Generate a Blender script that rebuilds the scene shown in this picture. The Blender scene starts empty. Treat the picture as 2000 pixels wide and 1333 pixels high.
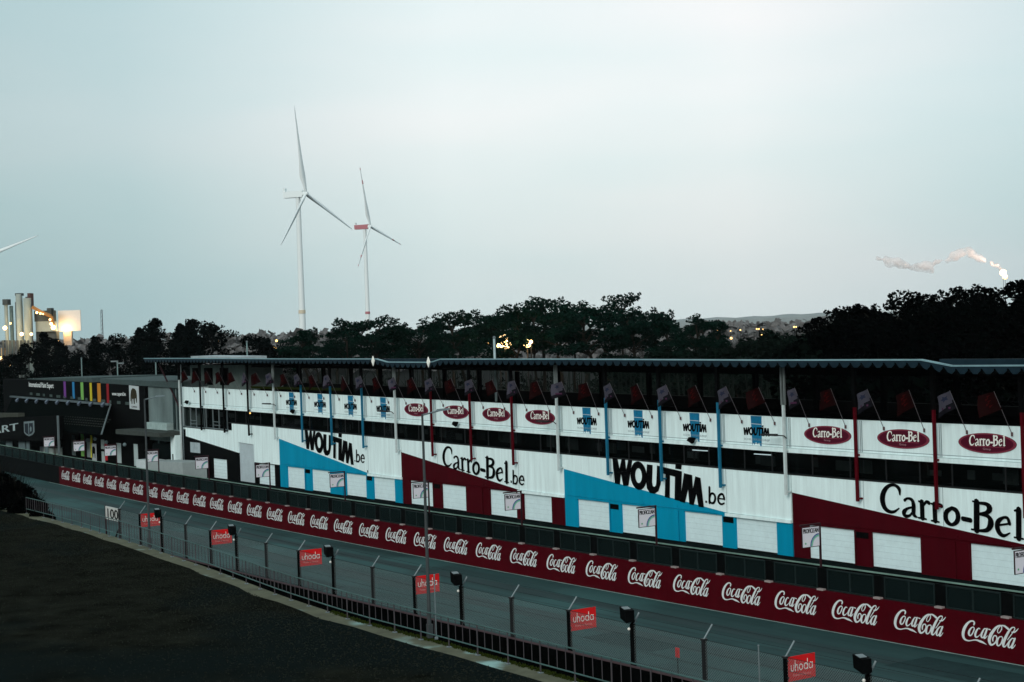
import bpy, math, random
from mathutils import Vector, Matrix
from math import sin, cos, pi, radians
random.seed(7)
SC = bpy.context.scene
COL = SC.collection

# ---------------------------------------------------------------- camera
FPX, PIT, ROL, CH = 3300.0, -0.0063, 0.0344, 14.0
cd = bpy.data.cameras.new('camera'); cam = bpy.data.objects.new('camera', cd); COL.objects.link(cam)
cd.sensor_width = 36.0; cd.lens = 36.0 * FPX / 2000.0; cd.clip_end = 20000; cd.clip_start = 0.5
fw = Vector((0, cos(PIT), sin(PIT))); u0 = Vector((0, -sin(PIT), cos(PIT))); r0 = Vector((1, 0, 0))
rt = r0 * cos(ROL) - u0 * sin(ROL); up = r0 * sin(ROL) + u0 * cos(ROL)
cam.matrix_world = Matrix(((rt.x, up.x, -fw.x, 0), (rt.y, up.y, -fw.y, 0), (rt.z, up.z, -fw.z, CH), (0, 0, 0, 1)))
SC.camera = cam
SC.render.resolution_x = 1024; SC.render.resolution_y = 682

# ---------------------------------------------------------------- sky, sun, exposure
SUN_EL, SUN_AZ = 24.0, 205.0       # soft glow behind the camera, lighting the pit front
w = bpy.data.worlds.new('World'); SC.world = w; w.use_nodes = True
nt = w.node_tree; nt.nodes.clear(); N = nt.nodes.new; Lk = nt.links.new
out = N('ShaderNodeOutputWorld'); bg = N('ShaderNodeBackground'); bg.inputs['Strength'].default_value = 0.1
sky = N('ShaderNodeTexSky'); sky.sky_type = 'NISHITA'; sky.sun_disc = False
sky.sun_elevation = radians(SUN_EL); sky.sun_rotation = radians(SUN_AZ); sky.air_density = 1.5; sky.dust_density = 3
tc = N('ShaderNodeTexCoord'); sp = N('ShaderNodeSeparateXYZ'); Lk(tc.outputs['Generated'], sp.inputs[0])
# broad soft cloud banks, stretched along the horizon
mp = N('ShaderNodeMapping'); mp.inputs['Scale'].default_value = (1.6, 1.6, 7.0); mp.inputs['Location'].default_value = (0.35, 0, 0.2); Lk(tc.outputs['Generated'], mp.inputs[0])
nz = N('ShaderNodeTexNoise'); nz.inputs['Scale'].default_value = 1.6; nz.inputs['Detail'].default_value = 3; nz.inputs['Roughness'].default_value = .45; Lk(mp.outputs[0], nz.inputs['Vector'])
cr = N('ShaderNodeValToRGB'); Lk(nz.outputs['Fac'], cr.inputs[0])
cr.color_ramp.elements[0].position = .36; cr.color_ramp.elements[0].color = (6.2, 6.85, 6.95, 1)
cr.color_ramp.elements[1].position = .62; cr.color_ramp.elements[1].color = (7.3, 7.2, 7.25, 1)
# height gradient: a little duller towards the horizon
gr = N('ShaderNodeValToRGB'); Lk(sp.outputs['Z'], gr.inputs[0])
e = gr.color_ramp.elements; e[0].position = 0.0; e[0].color = (.74, .80, .80, 1); e[1].position = .13; e[1].color = (.97, .98, .98, 1)
e.new(.5).color = (1.0, 1.0, 1.0, 1)
mm = N('ShaderNodeMix'); mm.data_type = 'RGBA'; mm.blend_type = 'MULTIPLY'; mm.inputs[0].default_value = 1
Lk(cr.outputs[0], mm.inputs[6]); Lk(gr.outputs[0], mm.inputs[7])
# side gradient: left of the view greyer
sx = N('ShaderNodeMapRange'); Lk(sp.outputs['X'], sx.inputs[0]); sx.inputs[1].default_value = -.34; sx.inputs[2].default_value = .34
sxr = N('ShaderNodeValToRGB'); Lk(sx.outputs[0], sxr.inputs[0]); ee = sxr.color_ramp.elements
ee[0].position = .0; ee[0].color = (.47, .61, .635, 1); ee[1].position = 1.0; ee[1].color = (.66, .78, .81, 1)
for ps, cl in ((.18, (.57, .705, .73, 1)), (.45, (.95, .985, .985, 1)), (.70, (1, 1, 1, 1))): ee.new(ps).color = cl
m2 = N('ShaderNodeMix'); m2.data_type = 'RGBA'; m2.blend_type = 'MULTIPLY'; m2.inputs[0].default_value = 1
Lk(mm.outputs[2], m2.inputs[6]); Lk(sxr.outputs[0], m2.inputs[7])
mx = N('ShaderNodeMix'); mx.data_type = 'RGBA'; mx.inputs[0].default_value = .93
Lk(sky.outputs[0], mx.inputs[6]); Lk(m2.outputs[2], mx.inputs[7]); Lk(mx.outputs[2], bg.inputs['Color']); Lk(bg.outputs[0], out.inputs[0])

sd = bpy.data.lights.new('sun', 'SUN'); sd.energy = 1.15; sd.angle = radians(25); sd.color = (1.0, .97, .93)
so = bpy.data.objects.new('sun', sd); COL.objects.link(so)
az = radians(SUN_AZ); el = radians(SUN_EL)
sdir = Vector((sin(az) * cos(el), cos(az) * cos(el), sin(el)))
so.rotation_euler = sdir.to_track_quat('Z', 'Y').to_euler(); so.location = (0, -60, 80)
SC.view_settings.view_transform = 'Standard'; SC.view_settings.look = 'None'
SC.view_settings.exposure = 0.5; SC.view_settings.gamma = 1
SC.render.engine = 'CYCLES'
try:
    SC.cycles.volume_bounces = 1; SC.cycles.transparent_max_bounces = 24; SC.cycles.max_bounces = 6
except Exception: pass

# ---------------------------------------------------------------- frames of reference
HB, B0 = 0.57652, 68.232                    # pit building line
OB = Vector((-9.5006, 139.7836, 0)); RZB = -(pi / 2 - HB)
KC, HC, DC = -0.000531, .6234, 54.78        # gently bending line of the red pit wall
TC = Vector((sin(HC), -cos(HC), 0)); NC = Vector((cos(HC), sin(HC), 0))
def pc(s, d=0., z=0.):
    r = 1 / KC + DC + d
    return TC * (r * sin(s * KC)) + NC * (r * cos(s * KC) - 1 / KC) + Vector((0, 0, z))
def pcdir(s):
    return TC * cos(s * KC) - NC * sin(s * KC), TC * sin(s * KC) + NC * cos(s * KC)   # along, towards building
def bw(s, d, z):
    c, n = cos(RZB), sin(RZB)
    return Vector((OB.x + s * c - d * n, OB.y + s * n + d * c, z))
def atpx(x, Y, y=None):
    u = x - 1000.; v = 666.5 - (y if y is not None else 650.)
    c, s_ = cos(ROL), sin(ROL); u, v = u * c + v * s_, -u * s_ + v * c
    X = u / FPX; z = v / FPX; yy = cos(PIT) - z * sin(PIT); zz = sin(PIT) + z * cos(PIT)
    return Vector((X / yy * Y, Y, CH + zz / yy * Y))
def interp(x, P):
    if x <= P[0][0]: return P[0][1]
    for a, b in zip(P, P[1:]):
        if x <= b[0]: return a[1] + (b[1] - a[1]) * (x - a[0]) / (b[0] - a[0])
    return P[-1][1]
AZ = [(-47, .72), (-23.3, .5), (0, .22), (23.5, 0), (47.4, -.22), (64.6, -.27), (85, -.32)]
def zz(s, z): return z + interp(s, AZ) * min(1, max(0, (z - 2.05) / 1.6))

# ---------------------------------------------------------------- materials
MATS = {}
def mat(name, col, rough=.6, metal=0., var=.25, scale=1.5, spec=.06, streak=0., stain=None, coord='Object', bump=0., lane=None):
    if name in MATS: return MATS[name]
    m = bpy.data.materials.new(name); m.use_nodes = True; t = m.node_tree; p = t.nodes['Principled BSDF']
    p.inputs['Roughness'].default_value = rough; p.inputs['Metallic'].default_value = metal
    p.inputs['Specular IOR Level'].default_value = spec
    c = t.nodes.new('ShaderNodeTexCoord'); n = t.nodes.new('ShaderNodeTexNoise'); n.inputs['Scale'].default_value = scale; n.inputs['Detail'].default_value = 7; n.inputs['Roughness'].default_value = .65
    mpn = t.nodes.new('ShaderNodeMapping'); t.links.new(c.outputs[coord], mpn.inputs[0]); t.links.new(mpn.outputs[0], n.inputs['Vector'])
    if streak: mpn.inputs['Scale'].default_value = (streak, streak, .25)
    if lane: mpn.vector_type = 'TEXTURE'; mpn.inputs['Rotation'].default_value = (0, 0, -.985); mpn.inputs['Scale'].default_value = lane
    r = t.nodes.new('ShaderNodeValToRGB'); r.color_ramp.elements[0].position = .3; r.color_ramp.elements[1].position = .7
    a = 1 - var; b = 1 + var * .5
    r.color_ramp.elements[0].color = (col[0] * a, col[1] * a, col[2] * a, 1)
    r.color_ramp.elements[1].color = (min(1, col[0] * b), min(1, col[1] * b), min(1, col[2] * b), 1)
    t.links.new(n.outputs['Fac'], r.inputs[0]); o = r.outputs[0]
    if stain:
        n2 = t.nodes.new('ShaderNodeTexNoise'); n2.inputs['Scale'].default_value = stain[1]; n2.inputs['Detail'].default_value = 5
        t.links.new(c.outputs[coord], n2.inputs['Vector'])
        r2 = t.nodes.new('ShaderNodeValToRGB'); r2.color_ramp.elements[0].position = stain[2]; r2.color_ramp.elements[1].position = stain[2] + .12
        r2.color_ramp.elements[0].color = (0, 0, 0, 1); r2.color_ramp.elements[1].color = (1, 1, 1, 1); t.links.new(n2.outputs['Fac'], r2.inputs[0])
        k = t.nodes.new('ShaderNodeMix'); k.data_type = 'RGBA'; t.links.new(r2.outputs[0], k.inputs[0]); t.links.new(o, k.inputs[6]); k.inputs[7].default_value = (*stain[0], 1); o = k.outputs[2]
    t.links.new(o, p.inputs['Base Color'])
    if bump:
        bn = t.nodes.new('ShaderNodeBump'); bn.inputs['Strength'].default_value = bump; bn.inputs['Distance'].default_value = .05
        t.links.new(n.outputs['Fac'], bn.inputs['Height']); t.links.new(bn.outputs[0], p.inputs['Normal'])
    MATS[name] = m; return m
def emit(name, col, st):
    if name in MATS: return MATS[name]
    m = bpy.data.materials.new(name); m.use_nodes = True; p = m.node_tree.nodes['Principled BSDF']
    p.inputs['Base Color'].default_value = (*[min(.8, c) for c in col], 1); p.inputs['Emission Color'].default_value = (*col, 1); p.inputs['Emission Strength'].default_value = st
    MATS[name] = m; return m
def glass(name, tint, tr, rough=.08, gl=.8):
    m = bpy.data.materials.new(name); m.use_nodes = True; t = m.node_tree; t.nodes.clear()
    o = t.nodes.new('ShaderNodeOutputMaterial'); a = t.nodes.new('ShaderNodeBsdfTransparent'); a.inputs[0].default_value = (*tint, 1)
    g = t.nodes.new('ShaderNodeBsdfGlossy'); g.inputs['Roughness'].default_value = rough; g.inputs[0].default_value = (gl * .9, gl, gl, 1)
    fr = t.nodes.new('ShaderNodeFresnel'); fr.inputs[0].default_value = 1.45
    x = t.nodes.new('ShaderNodeMixShader'); t.links.new(fr.outputs[0], x.inputs[0]); t.links.new(a.outputs[0], x.inputs[1]); t.links.new(g.outputs[0], x.inputs[2])
    d = t.nodes.new('ShaderNodeBsdfDiffuse'); d.inputs[0].default_value = (.012 * gl, .022 * gl, .022 * gl, 1)
    y = t.nodes.new('ShaderNodeMixShader'); y.inputs[0].default_value = tr; t.links.new(x.outputs[0], y.inputs[1]); t.links.new(d.outputs[0], y.inputs[2]); t.links.new(y.outputs[0], o.inputs[0])
    MATS[name] = m; return m
M_WHITE = mat('white_paint', (.72, .87, .87), .6, var=.16, scale=.9, streak=2.6)
M_DOOR = mat('white_shutter', (.64, .80, .82), .5, var=.08, scale=2.5)
M_BLUE = mat('blue_paint', (.0, .25, .41), .6, var=.16, scale=.6, streak=1.8)
M_RED = mat('dark_red_paint', (.050, .0003, .0035), .8, var=.2, scale=.6, streak=1.8)
M_BLACK = mat('black_paint', (.0018, .0022, .0024), .7, var=.3, spec=.03)
M_BLK2 = mat('black_lettering', (.0015, .0017, .002), .7, var=.1, spec=.02)
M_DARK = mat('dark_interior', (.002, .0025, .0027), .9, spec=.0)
M_DKST = mat('dark_steel', (.012, .013, .014), .5, spec=.25)
M_STEEL = mat('galvanised_steel', (.16, .20, .21), .45, .3, var=.2)
M_ROOF = mat('roof_sheet', (.011, .026, .038), .5, .2, var=.35, scale=2)
M_TRIM = mat('roof_trim', (.22, .36, .40), .45, .2, var=.2)
M_COKE = mat('red_wall_paint', (.056, .0004, .0035), .7, var=.18, scale=.9, spec=.05)
M_LOGO = mat('white_lettering', (.62, .66, .66), .6, var=.08)
M_CREAM = mat('cream_lettering', (.80, .80, .74), .6, var=.05)
M_GREY = mat('grey_lettering', (.20, .27, .29), .6)
M_CONC = mat('concrete', (.15, .19, .19), .85, var=.35, scale=.7)
M_ASPH = mat('asphalt', (.018, .050, .050), .8, var=.42, scale=1.0, bump=.1, spec=.12, lane=(26, 1.3, 1), stain=((.025, .072, .071), .09, .50))
M_PITL = mat('pit_asphalt', (.006, .0095, .0095), .9, var=.35, scale=.4, spec=.0)
M_GRASS = mat('bank_turf', (.0095, .0108, .0082), .95, var=.75, scale=.6, stain=((.0050, .0080, .0078), .11, .50), spec=.0, bump=.6)
M_VERGE = mat('verge_soil', (.0012, .002, .0012), .95, spec=.02)
M_STRIP = mat('strip_concrete', (.088, .092, .060), .85, var=.4, scale=1.2, stain=((.22, .36, .34), .35, .60), spec=.1)
M_MOSS = mat('moss', (.02, .03, .004), .95)
M_UH = mat('bright_red_board', (.62, .012, .014), .5, var=.08)
M_POLE = mat('lamp_pole_steel', (.055, .065, .068), .5, .2)
M_MAROON = mat('maroon_steel', (.022, .003, .006), .5, spec=.2)
M_PANE = glass('screen_glass', (.25, .38, .38), .35, .12, .85)
M_WIN = glass('window_glass', (.55, .6, .6), .15, .1, .35)
M_GND = mat('ground_soil', (.003, .0045, .0035), .95, scale=.05, spec=.02)
M_LAMP = emit('warm_lamp', (1.0, .55, .17), 3.0)
M_LAMPW = emit('bright_lamp', (1.0, .66, .30), 3.2)
M_TUBE = emit('tube_light', (.8, .95, 1.0), .9)
M_BARK = mat('bark', (.016, .014, .011), .9, scale=3, spec=.05)
M_TURB = mat('turbine_white', (.74, .80, .80), .4, var=.03)
M_TRED = mat('turbine_red', (.42, .16, .18), .5, var=.1)

# ---------------------------------------------------------------- mesh helpers
FR = {}
class MB:
    def __init__(s): s.v = []; s.f = []; s.m = []; s.mi = 0
    def add(s, vs, fs):
        o = len(s.v); s.v += [tuple(v) for v in vs]; s.f += [tuple(o + i for i in f) for f in fs]; s.m += [s.mi] * len(fs); return s
    def hexa(s, p):
        return s.add(p, [(0, 3, 2, 1), (4, 5, 6, 7), (0, 1, 5, 4), (1, 2, 6, 5), (2, 3, 7, 6), (3, 0, 4, 7)])
    def box(s, x0, x1, y0, y1, z0, z1):
        return s.hexa([(x0, y0, z0), (x1, y0, z0), (x1, y1, z0), (x0, y1, z0), (x0, y0, z1), (x1, y0, z1), (x1, y1, z1), (x0, y1, z1)])
    def obox(s, c, ax, ay, hx, hy, z0, z1):
        c = Vector(c); P = []
        for z in (z0, z1):
            for a, b in ((-1, -1), (1, -1), (1, 1), (-1, 1)):
                q = c + ax * (a * hx) + ay * (b * hy); P.append((q.x, q.y, z))
        return s.hexa(P)
    def prism(s, poly, a, b, f=None):
        """poly in (s,z) extruded from depth a to b"""
        f = f or (lambda x, d, z: (x, d, z)); n = len(poly)
        vs = [f(x, a, z) for x, z in poly] + [f(x, b, z) for x, z in poly]
        fs = [tuple(range(n - 1, -1, -1)), tuple(range(n, 2 * n))] + [(i, (i + 1) % n, n + (i + 1) % n, n + i) for i in range(n)]
        return s.add(vs, fs)
    def face(s, pts): return s.add(pts, [tuple(range(len(pts)))])
    def tube(s, p0, p1, r0, r1=None, n=8, cap=True):
        p0 = Vector(p0); p1 = Vector(p1); r1 = r0 if r1 is None else r1
        d = (p1 - p0).normalized(); a = d.orthogonal().normalized(); b = d.cross(a)
        vs = []
        for p, r in ((p0, r0), (p1, r1)):
            for i in range(n):
                t = 2 * pi * i / n; vs.append(p + a * (r * cos(t)) + b * (r * sin(t)))
        fs = [(i, (i + 1) % n, n + (i + 1) % n, n + i) for i in range(n)]
        if cap: fs += [tuple(range(n - 1, -1, -1)), tuple(range(n, 2 * n))]
        return s.add(vs, fs)
    def path(s, P, R, n=7):
        for i in range(len(P) - 1): s.tube(P[i], P[i + 1], R[i], R[i + 1], n)
        return s
    def ball(s, c, rx, ry=None, rz=None, n=10, k=6):
        ry = rx if ry is None else ry; rz = rx if rz is None else rz; c = Vector(c); vs = [(c.x, c.y, c.z - rz)]
        for j in range(1, k):
            t = -pi / 2 + pi * j / k
            for i in range(n):
                a = 2 * pi * i / n; vs.append((c.x + rx * cos(t) * cos(a), c.y + ry * cos(t) * sin(a), c.z + rz * sin(t)))
        vs.append((c.x, c.y, c.z + rz)); L = len(vs) - 1; fs = []
        for i in range(n):
            fs.append((0, 1 + (i + 1) % n, 1 + i)); fs.append((L, 1 + (k - 2) * n + i, 1 + (k - 2) * n + (i + 1) % n))
        for j in range(k - 2):
            for i in range(n):
                a = 1 + j * n; fs.append((a + i, a + (i + 1) % n, a + n + (i + 1) % n, a + n + i))
        return s.add(vs, fs)
    def sweep(s, fn, s0, s1, step, prof):
        """closed profile [(d,z)..] swept along curve fn(s,d,z)"""
        n = max(1, int(math.ceil((s1 - s0) / step))); k = len(prof); vs = []
        for i in range(n + 1):
            x = s0 + (s1 - s0) * i / n; pr = prof(x) if callable(prof) else prof
            k = len(pr); vs += [fn(x, d, z) for d, z in pr]
        fs = [(i * k + j, i * k + (j + 1) % k, (i + 1) * k + (j + 1) % k, (i + 1) * k + j) for i in range(n) for j in range(k)]
        fs += [tuple(range(k - 1, -1, -1)), tuple(n * k + j for j in range(k))]
        return s.add(vs, fs)
    def build(s, name, mats, parent=None, world=True, smooth=False):
        me = bpy.data.meshes.new(name)
        vs = s.v
        if parent is not None and world:
            o, r = FR[parent.name]; c, n = cos(r), sin(r)
            vs = [((v[0] - o[0]) * c + (v[1] - o[1]) * n, -(v[0] - o[0]) * n + (v[1] - o[1]) * c, v[2] - o[2]) for v in vs]
        me.from_pydata(vs, [], s.f)
        if not isinstance(mats, (list, tuple)): mats = [mats]
        for m in mats: me.materials.append(m)
        if len(mats) > 1: me.polygons.foreach_set('material_index', s.m)
        me.update()
        if smooth: me.polygons.foreach_set('use_smooth', [True] * len(me.polygons))
        ob = bpy.data.objects.new(name, me); COL.objects.link(ob)
        if parent is not None: ob.parent = parent
        FR[ob.name] = FR[parent.name] if parent is not None else ((0, 0, 0), 0.)
        return ob
def tag(o, label=None, cat=None, group=None, kind=None):
    if label: o['label'] = label
    if cat: o['category'] = cat
    if group: o['group'] = group
    if kind: o['kind'] = kind
    return o
def thing(name, label, cat, loc=(0, 0, 0), rz=0., group=None):
    o = bpy.data.objects.new(name, None); COL.objects.link(o); o.location = loc; o.rotation_euler = (0, 0, rz)
    o.empty_display_size = .3; FR[o.name] = (tuple(loc), rz)
    return tag(o, label, cat, group)
def copy_tree(o, parent=None):
    c = o.copy(); COL.objects.link(c)
    if parent is not None: c.parent = parent
    for ch in o.children: copy_tree(ch, c)
    return c
def struct(name, mb, m, smooth=False):
    return tag(mb.build(name, m, None, smooth=smooth), kind='structure')
ORD = ['first', 'second', 'third', 'fourth', 'fifth', 'sixth', 'seventh', 'eighth', 'ninth', 'tenth', 'eleventh', 'twelfth', 'thirteenth', 'fourteenth', 'fifteenth', 'sixteenth', 'seventeenth', 'eighteenth', 'nineteenth', 'twentieth']
TENS = {20: 'twenty', 30: 'thirty', 40: 'forty', 50: 'fifty', 60: 'sixty', 70: 'seventy'}
def ordn(i):      # i from 0
    if i < 20: return ORD[i]
    n = i + 1; t, u = n // 10 * 10, n % 10
    return TENS[t][:-1] + 'ieth' if u == 0 else TENS[t] + '-' + ORD[u - 1]

# text -> flat faces: returns list of polygons with (x,y), width
_tc = {}
def text_polys(body):
    if body in _tc: return _tc[body]
    c = bpy.data.curves.new('t', 'FONT'); c.body = body; c.size = 1; c.resolution_u = 3
    o = bpy.data.objects.new('t', c); COL.objects.link(o)
    dg = bpy.context.evaluated_depsgraph_get(); dg.update(); me = bpy.data.meshes.new_from_object(o.evaluated_get(dg))
    vs = [(v.co.x, v.co.y) for v in me.vertices]; fs = [tuple(p.vertices) for p in me.polygons]
    bpy.data.objects.remove(o); bpy.data.curves.remove(c); bpy.data.meshes.remove(me)
    x0 = min(v[0] for v in vs); x1 = max(v[0] for v in vs); y0 = min(v[1] for v in vs); y1 = max(v[1] for v in vs)
    _tc[body] = ([((v[0] - x0) / (x1 - x0), (v[1] - y0) / (y1 - y0)) for v in vs], fs); return _tc[body]
def text(mb, body, fn, bold=0.):
    """fn(u,v) with u,v in 0..1 over the text's box -> 3d point; bold: extra copies shifted in u"""
    vs, fs = text_polys(body)
    mb.add([fn(u, v, 0) for u, v in vs], fs)
    if bold:
        mb.add([fn(u + bold, v, 1) for u, v in vs], fs); mb.add([fn(u + bold * 2, v, 2) for u, v in vs], fs)
def catmull(P, k=5):
    if len(P) < 3: return P
    Q = [P[0]] + list(P) + [P[-1]]; R = []
    for i in range(1, len(Q) - 2):
        for j in range(k):
            t = j / k; a, b, c, d = Q[i - 1:i + 3]
            R.append(tuple(.5 * (2 * b[m] + (c[m] - a[m]) * t + (2 * a[m] - 5 * b[m] + 4 * c[m] - d[m]) * t * t + (3 * b[m] - a[m] - 3 * c[m] + d[m]) * t ** 3) for m in range(3)))
    R.append(P[-1]); return R
def stroke(mb, P, fn, lvl=0, k=5):
    """variable width ribbon; P=(x,y,w); fn(x,y,lvl)->point"""
    R = catmull(P, k); n = len(R); vs = []
    for i, (x, y, w_) in enumerate(R):
        a = R[max(0, i - 1)]; b = R[min(n - 1, i + 1)]; dx, dy = b[0] - a[0], b[1] - a[1]; l = math.hypot(dx, dy) or 1
        nx, ny = -dy / l * w_ / 2, dx / l * w_ / 2; e_ = lvl + i * .02
        vs += [fn(x + nx, y + ny, e_), fn(x - nx, y - ny, e_)]
    mb.add(vs, [(2 * i, 2 * i + 1, 2 * i + 3, 2 * i + 2) for i in range(n - 1)])
    for (x, y, w_), e_ in ((R[0], lvl + .5), (R[-1], lvl + .6)):
        if w_ > .03: mb.add([fn(x + w_ / 2 * cos(a), y + w_ / 2 * sin(a), e_ + .1) for a in [i * pi / 4 for i in range(8)]], [tuple(range(8))])

HAZE = 0.000025
# traced lettering: strokes (x, y, width) and outlines, metres on the wall
COKE=[[(0.599,1.315,0.063),(0.632,1.396,0.075),(0.569,1.453,0.057),(0.403,1.422,0.064),(0.212,1.272,0.102),(0.062,1.062,0.133),(0.0,0.848,0.138),(0.037,0.702,0.112),(0.145,0.627,0.069),(0.328,0.618,0.044),(0.551,0.675,0.041),(0.734,0.697,0.055),(0.915,0.667,0.082),(1.058,0.643,0.068),(1.243,0.579,0.016)],[(0.576,1.21,0.036),(0.472,1.173,0.05),(0.356,1.043,0.082),(0.313,0.91,0.101),(0.364,0.838,0.058),(0.47,0.889,0.05),(0.58,1.056,0.055),(0.618,1.163,0.049),(0.558,1.213,0.042)],[(0.917,1.179,0.043),(0.849,1.197,0.04),(0.738,1.087,0.073),(0.658,0.924,0.098),(0.689,0.817,0.073),(0.807,0.852,0.035),(0.928,0.955,0.024)],[(1.248,1.217,0.039),(1.157,1.212,0.047),(1.034,1.044,0.081),(0.98,0.91,0.092),(1.024,0.833,0.051),(1.144,0.929,0.046),(1.272,1.199,0.048)],[(1.302,1.228,0.069),(1.174,0.958,0.093),(1.126,0.845,0.089),(1.194,0.843,0.043),(1.311,0.954,0.024)],[(1.381,1.224,0.043),(1.467,1.214,0.043)],[(2.065,1.289,0.04),(2.061,1.428,0.056),(1.937,1.434,0.056),(1.735,1.298,0.095),(1.516,1.049,0.131),(1.397,0.806,0.143),(1.437,0.645,0.119),(1.542,0.612,0.062),(1.701,0.715,0.06),(1.797,0.866,0.063),(1.774,0.99,0.056),(1.667,0.99,0.043),(1.587,0.879,0.069),(1.586,0.777,0.058)],[(2.008,1.43,0.03),(1.885,1.307,0.039),(1.844,1.188,0.044),(1.905,1.132,0.03),(2.016,1.233,0.038),(2.075,1.366,0.034)],[(2.026,1.452,0.037),(2.203,1.457,0.065),(2.375,1.375,0.09),(2.471,1.328,0.051)],[(2.059,1.006,0.035),(1.933,0.976,0.042),(1.827,0.831,0.085),(1.799,0.676,0.098),(1.863,0.613,0.051),(1.991,0.699,0.05),(2.081,0.874,0.055),(2.096,0.977,0.043),(2.031,1.012,0.039)],[(2.722,1.46,0.035),(2.595,1.43,0.05),(2.404,1.227,0.094),(2.214,0.928,0.119),(2.119,0.714,0.127),(2.15,0.622,0.082),(2.254,0.66,0.04),(2.385,0.822,0.025)],[(2.722,1.46,0.046),(2.736,1.378,0.039),(2.539,1.13,0.037),(2.354,0.919,0.031)],[(2.587,1.253,0.04),(2.728,1.274,0.05),(2.864,1.375,0.035),(2.931,1.453,0.015)],[(2.694,1.004,0.039),(2.589,1.002,0.042),(2.443,0.854,0.077),(2.383,0.696,0.096),(2.428,0.613,0.051),(2.555,0.716,0.044),(2.701,0.99,0.046)],[(2.744,1.02,0.066),(2.614,0.774,0.089),(2.545,0.635,0.093),(2.629,0.637,0.04),(2.761,0.779,0.021)]]
WPOLY=[[(-0.106,0.058),(0.485,0.11),(0.669,-0.542),(0.941,0.149),(1.329,0.185),(1.419,-0.5),(1.69,0.225),(2.137,0.256),(1.617,-1.54),(1.034,-1.638),(0.819,-0.869),(0.646,-1.624),(0.086,-1.639)],[(3.729,0.235),(4.349,0.286),(4.223,-0.891),(4.297,-1.106),(4.455,-1.141),(4.621,-1.014),(4.68,-0.815),(4.816,0.329),(7.4,0.357),(7.201,-1.61),(6.539,-1.629),(6.668,-0.112),(6.156,-0.105),(6.039,-1.626),(5.523,-1.617),(5.677,-0.107),(5.364,-0.098),(5.114,-0.894),(4.871,-1.351),(4.429,-1.601),(3.936,-1.625),(3.641,-1.369),(3.579,-0.921)],[(6.762,0.762),(7.413,0.812),(7.335,0.458),(6.72,0.42)],[(7.607,0.279),(8.42,0.284),(8.468,-0.555),(8.741,0.256),(9.254,0.237),(9.499,-1.602),(8.961,-1.647),(8.796,-0.867),(8.479,-1.644),(8.04,-1.648),(7.973,-0.713),(7.597,-1.652),(7.082,-1.646)],[(9.659,-1.136),(9.84,-1.126),(9.834,-1.251),(9.653,-1.261)]]
WRING=[[(3.669,-0.632),(3.635,-0.846),(3.559,-1.051),(3.443,-1.237),(3.294,-1.396),(3.12,-1.518),(2.927,-1.598),(2.727,-1.631),(2.529,-1.616),(2.343,-1.554),(2.179,-1.447),(2.044,-1.3),(1.947,-1.121),(1.891,-0.919),(1.88,-0.704),(1.915,-0.488),(1.993,-0.28),(2.111,-0.093),(2.263,0.065),(2.44,0.186),(2.633,0.264),(2.834,0.294),(3.031,0.277),(3.215,0.212),(3.377,0.104),(3.509,-0.043),(3.604,-0.221),(3.658,-0.42)],[(3.145,-0.653),(3.13,-0.764),(3.097,-0.87),(3.048,-0.966),(2.986,-1.047),(2.914,-1.109),(2.835,-1.149),(2.753,-1.165),(2.672,-1.156),(2.597,-1.123),(2.531,-1.066),(2.477,-0.99),(2.439,-0.897),(2.417,-0.793),(2.414,-0.683),(2.43,-0.571),(2.463,-0.465),(2.512,-0.369),(2.574,-0.288),(2.647,-0.226),(2.726,-0.187),(2.808,-0.171),(2.889,-0.181),(2.964,-0.214),(3.029,-0.271),(3.083,-0.347),(3.121,-0.44),(3.142,-0.543)]]
WBE=[[(10.112,-0.227,0.193),(10.062,-1.196,0.193)],[(10.102,-0.862,0.147),(10.285,-0.576,0.13),(10.563,-0.601,0.178),(10.64,-0.841,0.19),(10.48,-1.123,0.15),(10.198,-1.172,0.141),(10.094,-1.009,0.157)],[(10.966,-0.77,0.09),(11.52,-0.717,0.089)],[(11.521,-0.702,0.188),(11.402,-0.457,0.172),(11.158,-0.477,0.137),(10.947,-0.715,0.184),(10.956,-0.967,0.187),(11.204,-1.089,0.134),(11.508,-0.964,0.089)]]
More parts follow.
